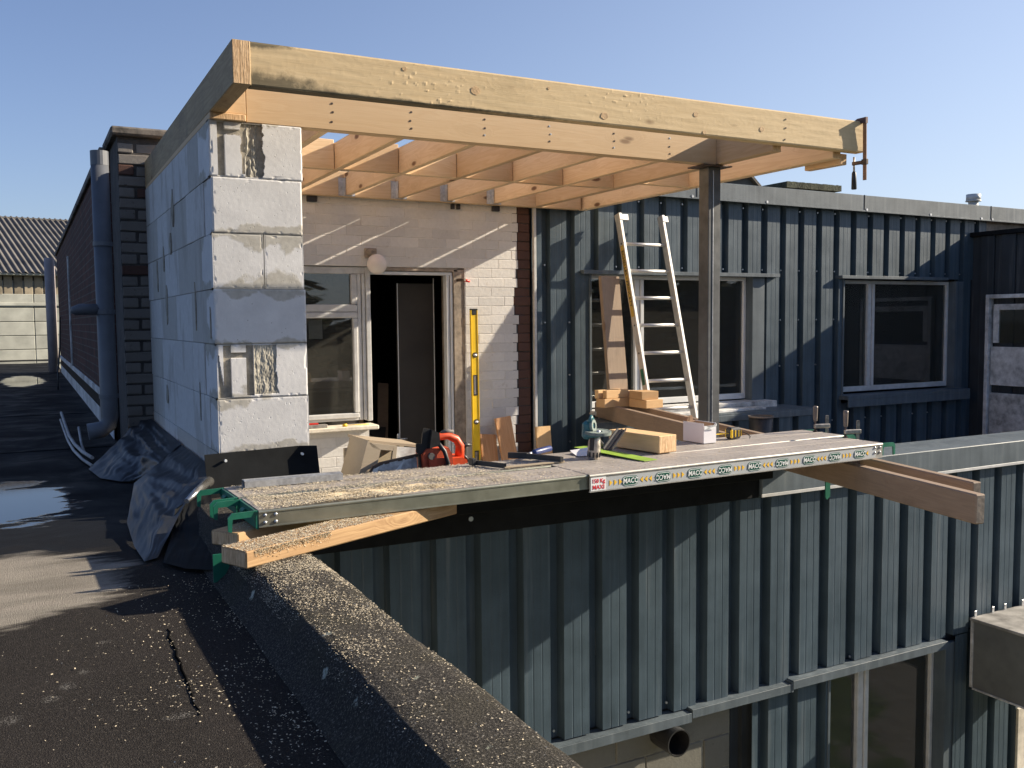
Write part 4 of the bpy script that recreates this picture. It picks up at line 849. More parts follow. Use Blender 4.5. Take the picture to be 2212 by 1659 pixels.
d = Vector((.909, .416, 0)); c0 = Vector(((.491+.557)/2, (2.835+2.73)/2, -.7255))
free_timber('curb_timber', 'thick sawdust-covered board jutting out under the left plank end', 'timber', c0, c0+d*.95, .124, .052, M['dirty'], 'boards under the left end of the planks')
d2 = Vector((math.cos(R(34)), math.sin(R(34)), 0)); c1 = Vector((.548, 3.05, -.7262))
free_timber('curb_timber', 'shorter broken board behind it under the rear plank end', 'timber', c1, c1+d2*.5, .12, .048, M['dirty'], 'boards under the left end of the planks')

# ================================================================== scaffold planks
def plank(label, loc_, ang, yi, yo, xo, L, rail):
    p = thing('scaffold_plank', label, 'plank', loc_, (0, 0, ang), 'telescopic aluminium scaffold planks')
    def deck(x0, x1, y0, y1, z0, z1, nm, front):
        r_ = .006
        b = MB(); b.box(x0, x1, y0+r_, y1-r_, z1-.003, z1); part(nm+'_deck', b, M['deck'], p)
        b = MB()
        for (ya, s_) in ((y0, 1), (y1, -1)):
            pr = [(ya+s_*r_, z1), (ya+s_*.002, z1-.0015), (ya, z1-.006), (ya, z1-.010), (ya+s_*.0025, z1-.012), (ya+s_*.0025, z0+.006), (ya+s_*.0022, z0+.003), (ya+s_*.0022, z0), (ya+s_*.012, z0), (ya+s_*.012, z0+.002), (ya+s_*.0045, z0+.002), (ya+s_*.0045, z1-.003), (ya+s_*r_, z1-.003)]
            b.prism(pr, x0, x1, 'x')
        part(nm+'_rail', b, M['alu'] if nm == 'outer' else rail, p)
        for (ya) in (y0*.5+y1*.5,):
            b = MB(); b.box(x0, x1, ya-.004, ya+.004, z1, z1+.0018, .0008); part(nm+'_rib', b, M['deck'], p)
    deck(0, xo+.3, yi[0], yi[1], -.0595, -.0015, 'inner', True); deck(xo, L, yo[0], yo[1], -.072, .0, 'outer', True)
    # rivets and green hooks at both ends
    for (xe, sx_, yy, zo) in ((.0, 1, yi, -.005), (L, -1, yo, -.005)):
        for x in (.02, .055):
            for z in (-.020, -.044):
                k = MB(); k.ball((xe+sx_*x, yy[0]+.001, z), .0065, 10, 0, (1, .6, 1)); part('rivet', k, M['galv'], p)
        b = MB(); b.box(min(xe, xe-sx_*.010), max(xe, xe-sx_*.010), yy[0]+.004, yy[1]-.004, -.062, -.004, .001); part('end_plate', b, M['green'], p)
        for y in (yy[0]+.006, yy[1]-.012):
            hk = [(0, -.002), (-.085, -.004), (-.098, -.018), (-.098, -.062), (-.086, -.066), (-.083, -.024), (-.016, -.022), (-.004, -.066), (0, -.066)]
            b = MB(); b.prism([(xe+sx_*a, z_) for a, z_ in hk], y, y+.007, 'y'); part('hook', b, M['green'], p)
        b = MB(); ym = (yy[0]+yy[1])/2+.03; b.ring((xe-sx_*.012, ym-.02, -.030), (xe-sx_*.012, ym+.02, -.030), .006, .013, 14); part('lock_eye', b, M['green'], p)
    return p
pf = plank('front scaffold plank with a printed sticker strip along its side', (.652, 3.003, -.61), .025, (.005, .245), (-.006, .286), 1.295, 3.008, M.setdefault('olivealu', plain('olive_tinted_aluminium', (.30, .30, .24), .36, .7, .15, 14, .08)))
pr_ = plank('rear scaffold plank behind the stickered one, tools on it', (.642, 3.276, -.6105), .036, (.0, .238), (-.0, .285), 1.31, 3.10, M['olivealu'])
# sticker strip on the front side of the outer plank
sx0 = 1.300; ys = -.0042
b = MB(); b.box(sx0+.074, 2.96, ys+.0005, ys+.0015, -.067, -.017); st = part('sticker_strip', b, M['greytxt'], pf)
b = MB(); b.box(0, .073, ys-.0003, ys+.001, -.067, -.014); lb = part('load_label', b, M['whitetxt'], pf, (sx0, 0, 0))
TX = Matrix.Rotation(PI/2, 4, 'X')
text('label_lettering', '150 Kg', .0235, M['redtxt'], lb, Matrix.Translation((.0365, ys-.001, -.029)) @ TX, .0003, sx=.95)
text('label_lettering', 'MAXI', .0245, M['redtxt'], lb, Matrix.Translation((.0365, ys-.001, -.054)) @ TX, .0003)
def rrect(w_, h_, r_, n=5):
    P_ = []
    for cx_, cy_, a0 in ((w_/2-r_, h_/2-r_, 0), (-w_/2+r_, h_/2-r_, 90), (-w_/2+r_, -h_/2+r_, 180), (w_/2-r_, -h_/2+r_, 270)):
        for k in range(n+1): a = R(a0+90*k/n); P_.append((cx_+r_*math.cos(a), cy_+r_*math.sin(a)))
    return P_
xc0 = (2.144-.652)/1.0; step = .1693; zc = -.042
logos = MB(); wh = MB(); 
for i in range(9):
    xc = xc0+step*i
    g = MB(); g.prism([(xc+a, zc+c_) for a, c_ in rrect(.082, .041, .019)], ys-.0006, ys, 'y'); part('logo_plate', g, M['greentxt'], pf)
    g = MB(); g.prism([(xc+a, zc+c_) for a, c_ in rrect(.077, .036, .017)], ys-.0010, ys-.0006, 'y'); part('logo_ring', g, M['whitetxt'], pf)
    g = MB(); g.prism([(xc+a, zc+c_) for a, c_ in rrect(.073, .032, .015)], ys-.0014, ys-.0010, 'y'); part('logo_plate', g, M['greentxt'], pf)
    rot = TX if i % 2 == 0 else TX @ Matrix.Rotation(PI, 4, 'Z')
    text('logo_lettering', 'MACC', .0285, M['whitetxt'], pf, Matrix.Translation((xc, ys-.0022, zc)) @ rot, .0004, .12, sx=.92)
    if i < 8:
        for k in range(3):
            xa = xc+.055+.0225*k+.006*0; s_ = -1 if i % 2 == 0 else 1
            g = MB(); g.prism([(xa-s_*.006+.004, zc+.0115), (xa-s_*.006+.004, zc-.0115), (xa+s_*.008+.004, zc)], ys-.0008, ys, 'y'); part('arrow', g, M['yeltxt'], pf)
for k in range(3):
    xa = xc0-.045-.0235*(2-k)-.0; g = MB(); g.prism([(xa-.010, zc+.0115), (xa-.010, zc-.0115), (xa+.004, zc)], ys-.0008, ys, 'y'); part('arrow', g, M['yeltxt'], pf)
xa = xc0+8*step+.053; g = MB(); g.prism([(xa+.006, zc+.0115), (xa+.006, zc-.0115), (xa-.008, zc)], ys-.0008, ys, 'y'); part('arrow', g, M['yeltxt'], pf)
# extra green strap hanging below the rear plank at the right
b = MB(); b.prism([(0, 0), (.034, 0), (.034, -.105), (.012, -.12), (0, -.105)], 0, .006, 'y'); b.box(0, .034, 0, .25, 0, .01); tag(part('green_strap', b, M['green'], None, (3.735, 3.50, -.85)), 'green bracket strap hanging under the planks in front of the coping', 'bracket')
b = MB(); b.prism([(0, 0), (.05, 0), (.05, -.09), (0, -.09)], 0, .006, 'y'); tag(part('green_strap', b, M['green'], None, (.50, 2.99, -.735)), 'green bracket foot in the dark below the left plank end', 'bracket')
# second clamp pair on plank ends
def deck_clamp(label, loc_, yaw, h):
    c = thing('f_clamp', label, 'clamp', loc_, (0, 0, yaw), 'steel F-clamps gripping timber and planks')
    b = MB(); b.cyl((0, 0, 0), (0, 0, .07), .005, 8); b.cyl((0, 0, 0), (0, 0, .006), .012, 10); part('screw_spindle', b, M['rust'], c)
    b = MB(); b.tube([(0, 0, .055), (0, 0, .06), (0, 0, .075), (0, 0, .125), (0, 0, h+.02), (0, 0, h+.022)], [.007, .0105, .0115, .013, .0135, .009], 8); part('handle', b, M['steelh'] if 'steelh' in M else M.setdefault('steelh', plain('grey_varnished_handle', (.17, .14, .12), .4, 0, .2, 30)), c)
    b = MB(); b.box(-.006, .085, -.009, .009, .018, .040, .003); part('sliding_jaw', b, M['toolmetal'], c)
    b = MB(); b.box(.062, .078, -.003, .003, -.14, .085, .001); part('bar', b, M['toolmetal'], c)
    b = MB(); b.prism([(.08, -.145), (.08, -.12), (0, -.125), (-.01, -.135), (0, -.15)], -.008, .008, 'y'); part('fixed_jaw', b, M['rust'], c)
deck_clamp('left one of the two upright clamps gripping the rear plank end', (3.715, 3.560, -.6085), R(-15), .115)
deck_clamp('right one of the two upright clamps, on the front plank end', (3.655, 3.300, -.6085), R(-15), .115)

# ================================================================== tools and things on the planks
# galvanised profile lying on the rear plank
b = MB(); Lp = .37
b.prism([(-.03, 0), (.03, 0), (.03, .024), (.0285, .024), (.0285, .0015), (-.0285, .0015), (-.0285, .024), (-.03, .024)], 0, Lp, 'x'); b.box(0, Lp, -.0285, .0285, .0235, .025); b.box(0, Lp, -.012, .012, .025, .0275, .001)
tag(part('metal_profile', b, M['galv'], None, (.695, 3.455, -.6085), (0, 0, -.03)), 'galvanised metal channel piece lying at the back of the plank', 'profile')
# black rubber sheet leaning on pier base
b = MB()
def sheet(u, v): x = .675+.487*u; z = -.846+.27*v+.012*u; y = 4.075+.09*v+(-.05*max(0, u-.86)/.14)*1.; return Vector((x, y, z))
b.grid(30, 6, sheet); b.grid(30, 6, lambda u, v: sheet(u, v)+Vector((0, .006, 0))); b.cyl((.76, 4.135, -.605), (.76, 4.15, -.605), .006, 8, 1); b.cyl((1.10, 4.13, -.60), (1.10, 4.15, -.60), .006, 8, 1)
tag(part('rubber_sheet', b, [M['blackfelt'], M['whitetxt']], None), 'stiff black rubber sheet leaning at the foot of the block pier', 'sheet')
# crate (open wooden tray tipped on its side)
cr = thing('wooden_tray', 'tipped pale wooden tray box behind the chainsaw bar', 'box', (1.385, 4.17, -.846), (R(0), R(0), R(2)))
M['ply'] = wood('weathered_plywood', (.50, .43, .33), (.36, .30, .22), kn=.1, grain=.3)
b = MB(); b.prism([(-.05, 0), (.035, 0), (.098, .235), (.034, .284)], -.02, .0, 'y'); b.prism([(-.05, 0), (-.035, 0), (.049, .282), (.034, .284)], .0, .22, 'y'); part('end_board', b, M['ply'], cr)
b = MB(); b.prism([(.034, .285), (.165, .262), (.325, .236), (.325, .224), (.165, .250), (.034, .272)], .0, .26, 'y'); part('top_board', b, M['ply'], cr)
b = MB(); b.prism([(.04, .272), (.165, .249), (.165, .224), (.085, .236), (.055, .25)], -.02, -.002, 'y'); part('front_lip', b, M['ply'], cr)
b = MB(); b.prism([(.165, .249), (.183, .246), (.15, .0), (.125, 0)], -.02, -.002, 'y'); part('corner_batten', b, M['ply'], cr)
b = MB(); b.prism([(.185, .240), (.32, .222), (.32, 0), (.155, 0)], -.008, .006, 'y'); part('side_panel', b, M['dirtywhite'], cr)
b = MB(); b.box(0, .32, .22, .235, 0, .22); part('back_board', b, M['ply'], cr)
# chainsaw
cs = thing('chainsaw', 'orange chainsaw with its bar pointing left behind the planks', 'chainsaw', (1.665, 4.07, -.838), (R(3), R(-5), R(-2)))
S = 1.0
b = MB(); N = 24
outline = [(-.02, .20), (-.20, .190), (-.235, .178), (-.25, .158), (-.245, .135), (-.22, .120), (-.02, .130)]
b.prism(outline, -.004, .004, 'y'); part('guide_bar', b, M.setdefault('barmetal', plain('scuffed_bar_steel', (.50, .51, .52), .5, .3, .5, 30, .2)), cs)
b = MB(); b.prism([(-.15, .135), (-.085, .186), (-.115, .130)], -.0055, -.004, 'y'); part('bar_marking', b, M['whitetxt'], cs); b = MB(); b.prism([(-.235, .172), (-.205, .186), (-.23, .130), (-.246, .15)], -.0055, -.004, 'y'); part('bar_marking', b, M['whitetxt'], cs)
ch_ = MB(); pts = []
def along(pl_, n):
    seg = [(Vector(a), Vector(b2)) for a, b2 in zip(pl_[:-1], pl_[1:])]; tot = sum((b2-a).length for a, b2 in seg); out = []
    for k in range(n):
        s_ = tot*k/n
        for a, b2 in seg:
            l_ = (b2-a).length
            if s_ <= l_: out.append((a+(b2-a)*(s_/l_), (b2-a).normalized())); break
            s_ -= l_
    return out
for (p, tdir) in along([(-.02, .204), (-.20, .194), (-.238, .181), (-.254, .158), (-.248, .133), (-.22, .116), (-.02, .126)], 46):
    an = math.atan2(tdir.y, tdir.x); Mx = Matrix.Translation((p.x, 0, p.y)) @ Matrix.Rotation(-an, 4, 'Y'); ch_.box(-.006, .006, -.006, .006, -.005, .005+random.choice((0, .004)), 0, 0, Mx)
part('saw_chain', ch_, M['rust'], cs)
b = MB(); b.prism([(0, .03), (0, .215), (.02, .235), (.13, .225), (.145, .19), (.15, .03)], -.05, .06, 'y'); b.prism([(.02, .07), (.02, .19), (.12, .18), (.13, .06)], -.062, -.05, 'y'); part('engine_housing', b, M['orangedirty'], cs)
b = MB(); b.prism([(.14, .02), (.14, .17), (.20, .165), (.222, .15), (.235, .03), (.22, .015)], -.045, .06, 'y'); part('tank_housing', b, M['orange'], cs)
b = MB(); b.tube([(.03, 0, .235), (.06, 0, .262), (.10, 0, .276), (.15, 0, .272), (.19, 0, .25), (.208, 0, .215), (.20, 0, .15)], [.022, .022, .019, .018, .02, .022, .024], 12); part('rear_handle', b, M['orange'], cs)
b = MB(); b.tube([(.115, 0, .292), (.145, 0, .296), (.18, 0, .288)], [.009, .012, .008], 8); part('throttle_grip', b, M.setdefault('greygrip', plain('grey_rubber_grip', (.12, .11, .10), .7)), cs)
b = MB(); b.tube([(.108, -.055, .02), (.112, -.066, .08), (.112, -.070, .16), (.10, -.066, .215), (.075, -.045, .262), (.055, .0, .278), (.05, .06, .268)], .0105, 12); part('front_handle', b, M['black'], cs)
b = MB(); b.prism([(-.03, .225), (-.028, .265), (.0, .262), (.008, .31), (.018, .335), (.05, .325), (.085, .305), (.085, .245), (.04, .238), (-.01, .21)], -.035, -.028, 'y'); b.prism([(.03, .238), (.05, .325), (.085, .305), (.085, .245)], -.06, -.03, 'y'); part('hand_guard', b, M['black'], cs)
b = MB(); b.cyl((.082, -.063, .10), (.082, -.082, .10), .020, 14); b.box(.078, .086, -.086, -.08, .084, .116, .001); part('clutch_knob', b, M['black'], cs)
b = MB(); b.cyl((.035, -.05, .20), (.035, -.066, .20), .016, 12); part('oil_cap', b, M['greygrip'], cs)
b = MB(); b.prism([(.155, .04), (.16, .095), (.175, .11), (.215, .11), (.21, .04)], -.048, -.045, 'y'); part('name_plate', b, M['whitetxt'], cs)
b = MB()
for k in range(6): b.box(.095, .13, -.064, -.062, .15-k*.016, .154-k*.016); b.box(.215, .232, -.047, -.045, .13-k*.016, .134-k*.016)
part('vent_slot', b, M['black'], cs); b = MB(); b.tube([(.21, 0, .20), (.24, .0, .215), (.268, 0, .205)], [.014, .012, .006], 8); b.tube([(.215, 0, .17), (.235, 0, .15), (.245, 0, .13)], .008, 8); part('pull_starter', b, M['black'], cs)
b = MB(); b.box(-.012, .0, -.012, .012, .10, .215, .002); part('bumper_spike', b, M['rust'], cs)
# cable clamps / pliers
def spring_clamp(label, p0, p1, lift):
    p0 = Vector(p0); p1 = Vector(p1); b = MB(); b.tube([p0, (p0+p1)/2+Vector((0, 0, lift)), p1], [.006, .005, .007], 8); q = p0+(p1-p0)*.12; b.tube([p0+Vector((.004, .012, .012)), (p0+p1)/2+Vector((.010, .012, lift+.006)), p1+Vector((.008, .012, .004))], .004, 6); b.box(-.012, .012, -.008, .008, 0, .022, .002, 0, Matrix.Translation(p0)); return tag(part('bar_clamp_arm', b, M['black'], None), label, 'clamp arm')
c_ = thing('bar_clamp', 'aluminium bar clamp with a blue handle lying along the planks', 'clamp', (1.72, 3.335, -.6075), (0, 0, .05))
b = MB(); b.box(0, .30, -.012, .012, 0, .006, .001); part('bar', b, M['ply'], c_)
b = MB(); b.prism([(0, -.004), (.010, -.008), (-.045, .145), (-.066, .15), (-.070, .135), (-.055, .13)], .0, .02, 'z'); b.box(-.078, -.058, .125, .16, 0, .03, .003); part('fixed_arm', b, M['black'], c_)
b = MB(); b.prism([(.27, -.02), (.285, -.02), (.225, .15), (.20, .17), (.195, .15)], .005, .026, 'z'); b.prism([(.20, .14), (.215, .15), (.15, .21), (.14, .20)], .005, .03, 'z'); part('sliding_arm', b, M['black'], c_)
b = MB(); b.tube([(.225, .165, .018), (.26, .19, .02)], .008, 8); part('spindle', b, M['galv'], c_); b = MB(); b.tube([(.26, .178, .022), (.265, .18, .022), (.30, .195, .024), (.37, .215, .028), (.375, .217, .028)], [.011, .014, .0145, .014, .010], 12); part('handle', b, M['blue'], c_)
# angle grinder standing on its tail
gr = thing('angle_grinder', 'angle grinder standing on end with its disc facing up', 'grinder', (2.185, 3.37, -.6085), (R(4), R(-3), R(35)))
b = MB(); b.tube([(0, 0, 0), (0, 0, .004), (0, 0, .05), (0, 0, .085), (0, 0, .105)], [.024, .027, .029, .026, .022], 16); part('motor_housing', b, M['toolmetal'], gr)
b = MB()
for k in range(10): a = 2*PI*k/10; b.box(-.004, .004, -.002, .002, .010, .032, 0, 0, Matrix.Rotation(a, 4, 'Z') @ Matrix.Translation((0, .0275, 0)))
part('vent_slot', b, M['black'], gr)
b = MB(); b.ring((0, -.015, .118), (0, -.015, .124), .020, .0575, 40); b.ring((0, -.015, .112), (0, -.015, .118), .028, .0555, 40); part('flap_disc', b, M['disc'], gr)
b = MB()
for k in range(60): a = 2*PI*k/60; b.box(-.0022, .0022, -.004, .004, .112, .1255, 0, 0, Matrix.Translation((0, -.015, 0)) @ Matrix.Rotation(a, 4, 'Z') @ Matrix.Translation((0, .054, 0)))
part('disc_flap', b, M['disc'], gr, kind='stuff')
b = MB(); b.cyl((0, -.015, .110), (0, -.015, .128), .010, 12); b.cyl((0, -.015, .108), (0, -.015, .113), .021, 16); part('spindle_nut', b, M['galv'], gr)
b = MB(); b.ring((0, .012, .10), (0, .012, .115), .03, .04, 24); b.box(-.028, .028, .010, .055, .085, .165, .012); b.tube([(-.02, .02, .16), (0, .02, .185), (.02, .02, .165)], .009, 8); part('gear_head', b, M['teal'], gr)
b = MB(); b.ring((0, .016, .145), (0, .004, .147), .014, .027, 20); part('guard_ring', b, M['disc'], gr)
b = MB(); b.tube([(.02, .0, .09), (.045, .0, .072), (.075, -.004, .050), (.078, -.004, .048)], [.008, .012, .013, .009], 10); part('side_handle', b, M['black'], gr)
b = MB(); b.box(.016, .028, -.02, .0, .03, .10, .003); b.box(-.030, -.022, -.01, .012, .04, .10, .003); part('switch_side', b, M['black'], gr)
# timber block, lime strip, black rail, paper
b = MB(); 
def corners(): pass
c1_ = Vector((2.475, 3.345, 0)); 
blk = free_timber('timber_block', 'thick pale planed timber block lying on the planks', 'timber block', (2.552, 3.320, -.6035), (2.505, 3.655, -.6035), .112, .078, M['pale'], None, .003)
b = MB(); b.box(0, .47, 0, .078, 0, .0022, .0005); tag(part('lime_strip', b, M['lime'], None, (2.392, 3.186, -.6065), (0, R(-1.2), R(98))), 'flat lime green plastic strip partly under the timber block', 'strip')
ra, rb = Vector((2.236, 3.335, -.572)), Vector((2.436, 3.515, -.514)); dr_ = rb-ra
b = MB(); b.prism([(-.02, 0), (.02, 0), (.022, .012), (.018, .012), (.016, .003), (-.016, .003), (-.018, .012), (-.022, .012)], 0, dr_.length, 'x'); b.box(0, dr_.length, -.004, .004, .003, .007)
tag(part('black_rail', b, M['black'], None, ra, (0, -math.asin(dr_.z/dr_.length), math.atan2(dr_.y, dr_.x))), 'short black grooved rail leaning over the timber block', 'rail')
b = MB(); b.grid(6, 6, lambda u, v: Vector((.09*u, .11*v, .001+.012*v*v+.01*u*v))); tag(part('paper_scrap', b, M['paper'], None, (2.155, 3.45, -.6075), (0, 0, R(-12))), 'small white paper scrap behind the grinder', 'paper')
# white carton
bx = thing('carton', 'small open white cardboard box standing near the post', 'box', (2.895, 3.485, -.6075), (0, 0, R(1)))
b = MB(); wX, wY, hZ = .078, .155, .098; t_ = .002
b.box(0, wX, 0, t_, 0, hZ-.012); b.box(0, wX, wY-t_, wY, 0, hZ); b.box(0, t_, t_, wY-t_, 0, hZ); b.box(wX-t_, wX, t_, wY-t_, 0, hZ); b.box(0, wX, 0, wY, 0, t_); part('carton_body', b, M['paper'], bx)
b = MB(); b.prism([(0, hZ-.012), (.012, hZ-.012), (.045, hZ-.032), (.06, hZ-.03), (.072, hZ-.004), (.078, hZ-.002), (.078, hZ-.014), (.0, hZ-.030)], -.004, .0, 'y'); part('torn_flap', b, M['whitetxt'], bx)
b = MB(); b.box(.003, wX-.003, wY-.006, wY-.003, .02, hZ+.0); b.box(.003, .02, wY-.03, wY-.003, hZ-.01, hZ+.022); b.box(wX-.005, wX-.003, .01, wY-.01, .01, hZ-.002); b.prism([(.0, hZ), (.03, hZ), (.025, hZ+.024), (.004, hZ+.022)], wY-.03, wY-.028, 'y'); b.prism([(.03, hZ), (.062, hZ), (.055, hZ+.026), (.036, hZ+.026)], wY-.003, wY-.001, 'y'); part('brown_inner_flap', b, M['card'], bx)
# tape measure
tm = thing('tape_measure', 'yellow and black tape measure with its blade out toward the carton', 'tape measure', (3.11, 3.535, -.6075), (0, 0, R(4)))
b = MB(); b.box(0, .078, 0, .045, 0, .058, .010); part('case', b, M['black'], tm); b = MB(); b.box(.003, .016, -.002, .047, .006, .05, .004); b.box(.026, .036, -.0025, .047, .010, .046, .003); b.box(.050, .058, -.0025, .047, .010, .046, .003); b.box(.068, .074, -.002, .047, .012, .044, .003); part('yellow_grip', b, M['yellow'], tm)
b = MB(); b.box(-.12, .002, .012, .034, .030, .0312); b.box(-.122, -.12, .010, .036, .022, .034); part('blade', b, M['yellow'], tm); b = MB(); b.tube([(.078, .02, .03), (.10, .015, .03), (.118, .0, .02), (.118, -.02, .006), (.10, -.03, .004)], .0028, 6); part('wrist_strap', b, M['black'], tm)
# ladder
ld = thing('ladder', 'aluminium ladder leaning on the blue cladding between window and post', 'ladder', (4.315, 5.62, -1.62)); Lh = 2.56
rake = math.atan2(6.30-5.62, .857+1.62); RM = Matrix.Rotation(-rake, 4, 'X')
LW = .46
for k, xx in enumerate((0, LW-.026)):
    b = MB(); b.box(xx, xx+.026, -.032, .032, 0, Lh, .003, 0, RM); part('stile', b, M['aluw'], ld)
    b = MB(); b.box(xx-.002, xx+.028, -.036, .036, Lh-.05, Lh+.012, .004, 0, RM); b.box(xx+.026, xx+.09-.03*k, -.034, -.028, Lh-.05, Lh+.0, .001, 0, RM); b.box(xx+.085-.03*k, xx+.09-.03*k, -.034, .02, Lh-.05, Lh, .001, 0, RM); part('end_hook', b, M['aluw'], ld)
z = Lh-.245
while z > .1:
    b = MB(); b.tube([RM @ Vector((.02, 0, z)), RM @ Vector((LW-.02, 0, z))], .0145, 12); part('rung', b, M['aluw'], ld)
    b = MB(); b.cyl(RM @ Vector((-.002, 0, z)), RM @ Vector((.001, 0, z)), .008, 10); b.cyl(RM @ Vector((-.002, -.033, z)), RM @ Vector((.0, -.0335, z)), .004, 6); part('rung_rivet', b, M['black'], ld); z -= .229
b = MB(); b.box(-.0015, .0, -.020, .020, Lh-.86, Lh-.26, 0, 0, RM); part('maker_sticker', b, M.setdefault('oldyellow', plain('faded_yellow_sticker', (.50, .33, .06), .6, 0, .2, 12)), ld)
text('sticker_lettering', 'ECHELLES \u2022 PRINCETY', .046, M['blacktxt'], ld, RM @ Matrix.Translation((-.0022, 0, Lh-.54)) @ Matrix.Rotation(-PI/2, 4, 'Z') @ Matrix.Rotation(PI/2, 4, 'X') @ Matrix.Rotation(-PI/2, 4, 'Z'), .0006, sx=1.05)
b = MB(); b.box(-.0015, .0, -.018, .018, Lh-1.42, Lh-1.29, 0, 0, RM); part('green_sticker', b, M['green'], ld); b = MB(); b.box(-.0015, .0, -.016, .016, Lh-1.09, Lh-.93, 0, 0, RM); part('grey_sticker', b, M['greytxt'], ld)
# offcut stack on the far end of the pair of timbers
def offcut(label, x0, y0, z0, sx_, sy_, sz_, yaw, mat='pale', rx=0):
    b = MB(); b.box(0, sx_, 0, sy_, 0, sz_, .002); return tag(part('timber_offcut', b, [M[mat]], None, (x0, y0, z0), (rx, 0, yaw)), label, 'offcut', 'timber offcuts piled on the far end of the timbers')
Z0 = BZ1+.001
offcut('lower wide offcut at the left of the pile', 3.94, 5.92, Z0, .27, .10, .066, R(8))
offcut('front one of two narrow offcuts on the left lower offcut', 3.965, 5.93, Z0+.068, .235, .045, .064, R(9))
offcut('back one of two narrow offcuts on the left lower offcut', 3.925, 5.985, Z0+.068, .235, .042, .066, R(9))
offcut('lower big offcut at the right of the pile', 4.175, 5.70, Z0, .165, .21, .064, R(3))
offcut('upper offcut stacked on the right lower one', 4.155, 5.73, Z0+.0655, .155, .17, .062, R(-1))
offcut('reddish offcut leaning behind the pile', 4.16, 6.03, Z0+.03, .16, .045, .085, R(-35), 'joist', R(8))
# bucket and boards behind
bk = thing('bucket', 'black paint-stained bucket on the terrace right of the post', 'bucket', (5.38, 5.75, -1.10)); b = MB(); b.tube([(0, 0, -.52), (0, 0, 0), (0, 0, .28)], [.085, .09, .10], 20, caps=True); part('bucket_body', b, M['black'], bk); b = MB(); b.ring((0, 0, .278), (0, 0, .290), .095, .105, 20); part('rim', b, M['steelh'], bk)
b = MB(); b.box(0, 1.0, 0, .11, 0, .022, .002); tag(part('pale_board', b, M['dirtywhite'], None, (4.75, 6.02, -.803), (0, 0, .06)), 'flaking white board lying along the cladding ledge', 'board')
tr_ = thing('trestle', 'low trestle with a pale top behind the planks', 'trestle', (3.95, 5.15, -1.62)); b = MB(); b.box(0, .55, 0, .14, .765, .787, .002); part('trestle_top', b, M['sill'], tr_)
for x in (.05, .46):
    for y in (.01, .10): b = MB(); b.box(x, x+.03, y, y+.03, 0, .765, .001); part('leg', b, M['old'], tr_)

# ================================================================== plastic sheets on the roof
def V2P(px_, py_, ax_, val):   # layout helper: where a measured sight line meets a plane of the place
    d_ = FWD+RT*((px_-1106)/1984.5)-UPV*((py_-829.5)/1984.5); return d_*(val/d_['xyz'.index(ax_)])
def coons(T, Rr, B, Lf, nu, nv, wr, seed):
    def ev(P_, s_):
        k = s_*(len(P_)-1); i = min(int(k), len(P_)-2); f = k-i; return P_[i]*(1-f)+P_[i+1]*f
    def fn(u, v):   # v=0 top, 1 bottom
        a = ev(T, u)*(1-v)+ev(B, u)*v; b2 = ev(Lf, v)*(1-u)+ev(Rr, v)*u
        c2 = (T[0]*(1-u)+T[-1]*u)*(1-v)+(B[0]*(1-u)+B[-1]*u)*v; p = a+b2-c2
        n = mnoise.noise(Vector((u*3+seed, v*9, 1)))*wr+abs(mnoise.noise(Vector((u*9+seed*2+v*4, v*3, 5))))*wr*.8+mnoise.noise(Vector((u*22, v*22+seed, 2)))*wr*.18
        e = min(1, 6*min(u, 1-u, v, 1-v)+.15); return p+Vector((-n*e, -n*.5*e, n*.6*e))
    return fn
P = lambda x, y, a, c: V2P(x, y, a, c)
A1 = [P(390, 959, 'x', .735), P(420, 980, 'x', .735), P(447, 1003, 'x', .735)]
R1 = [P(447, 1003, 'x', .735), P(447, 1037, 'y', 4.05), P(401, 1086, 'y', 3.85), P(378, 1130, 'y', 3.66), P(340, 1205, 'z', -.825)]
B1 = [P(274, 1128, 'z', -.826), P(290, 1180, 'z', -.826), P(312, 1213, 'z', -.826), P(340, 1205, 'z', -.825)]
L1 = [P(390, 959, 'x', .735), P(330, 1010, 'y', 4.9), P(290, 1044, 'y', 4.75), P(274, 1128, 'z', -.826)]
b = MB(); b.grid(60, 60, coons(A1, R1, B1, L1, 60, 60, .012, 1.)); tag(part('plastic_sheet', b, M['tarp'], None), 'near black plastic sheet draped from the block wall onto the roof', 'sheet', 'black plastic sheets along the wall foot')
A2 = [P(305, 893, 'x', .735), P(322, 898, 'x', .735), P(350, 925, 'x', .735), P(392, 958, 'x', .735)]
R2 = [P(392, 958, 'x', .735), P(345, 1000, 'y', 4.95), P(292, 1040, 'z', -.826)]
B2 = [P(191, 1013, 'z', -.826), P(217, 1033, 'z', -.826), P(261, 1040, 'z', -.826), P(292, 1040, 'z', -.826)]
L2 = [P(305, 893, 'x', .735), P(272, 937, 'y', 6.3), P(191, 1013, 'z', -.826)]
b = MB(); b.grid(60, 50, coons(A2, R2, B2, L2, 60, 50, .026, 4.)); tag(part('plastic_sheet', b, M['tarp'], None), 'far crumpled black plastic sheet with shiny folds by the brick pier', 'sheet', 'black plastic sheets along the wall foot')
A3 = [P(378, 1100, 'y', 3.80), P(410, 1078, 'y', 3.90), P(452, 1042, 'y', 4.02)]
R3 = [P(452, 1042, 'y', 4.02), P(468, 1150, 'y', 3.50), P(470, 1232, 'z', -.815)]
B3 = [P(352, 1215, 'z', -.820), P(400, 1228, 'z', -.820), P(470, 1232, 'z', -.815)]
L3 = [P(378, 1100, 'y', 3.80), P(372, 1150, 'y', 3.66), P(352, 1215, 'z', -.820)]
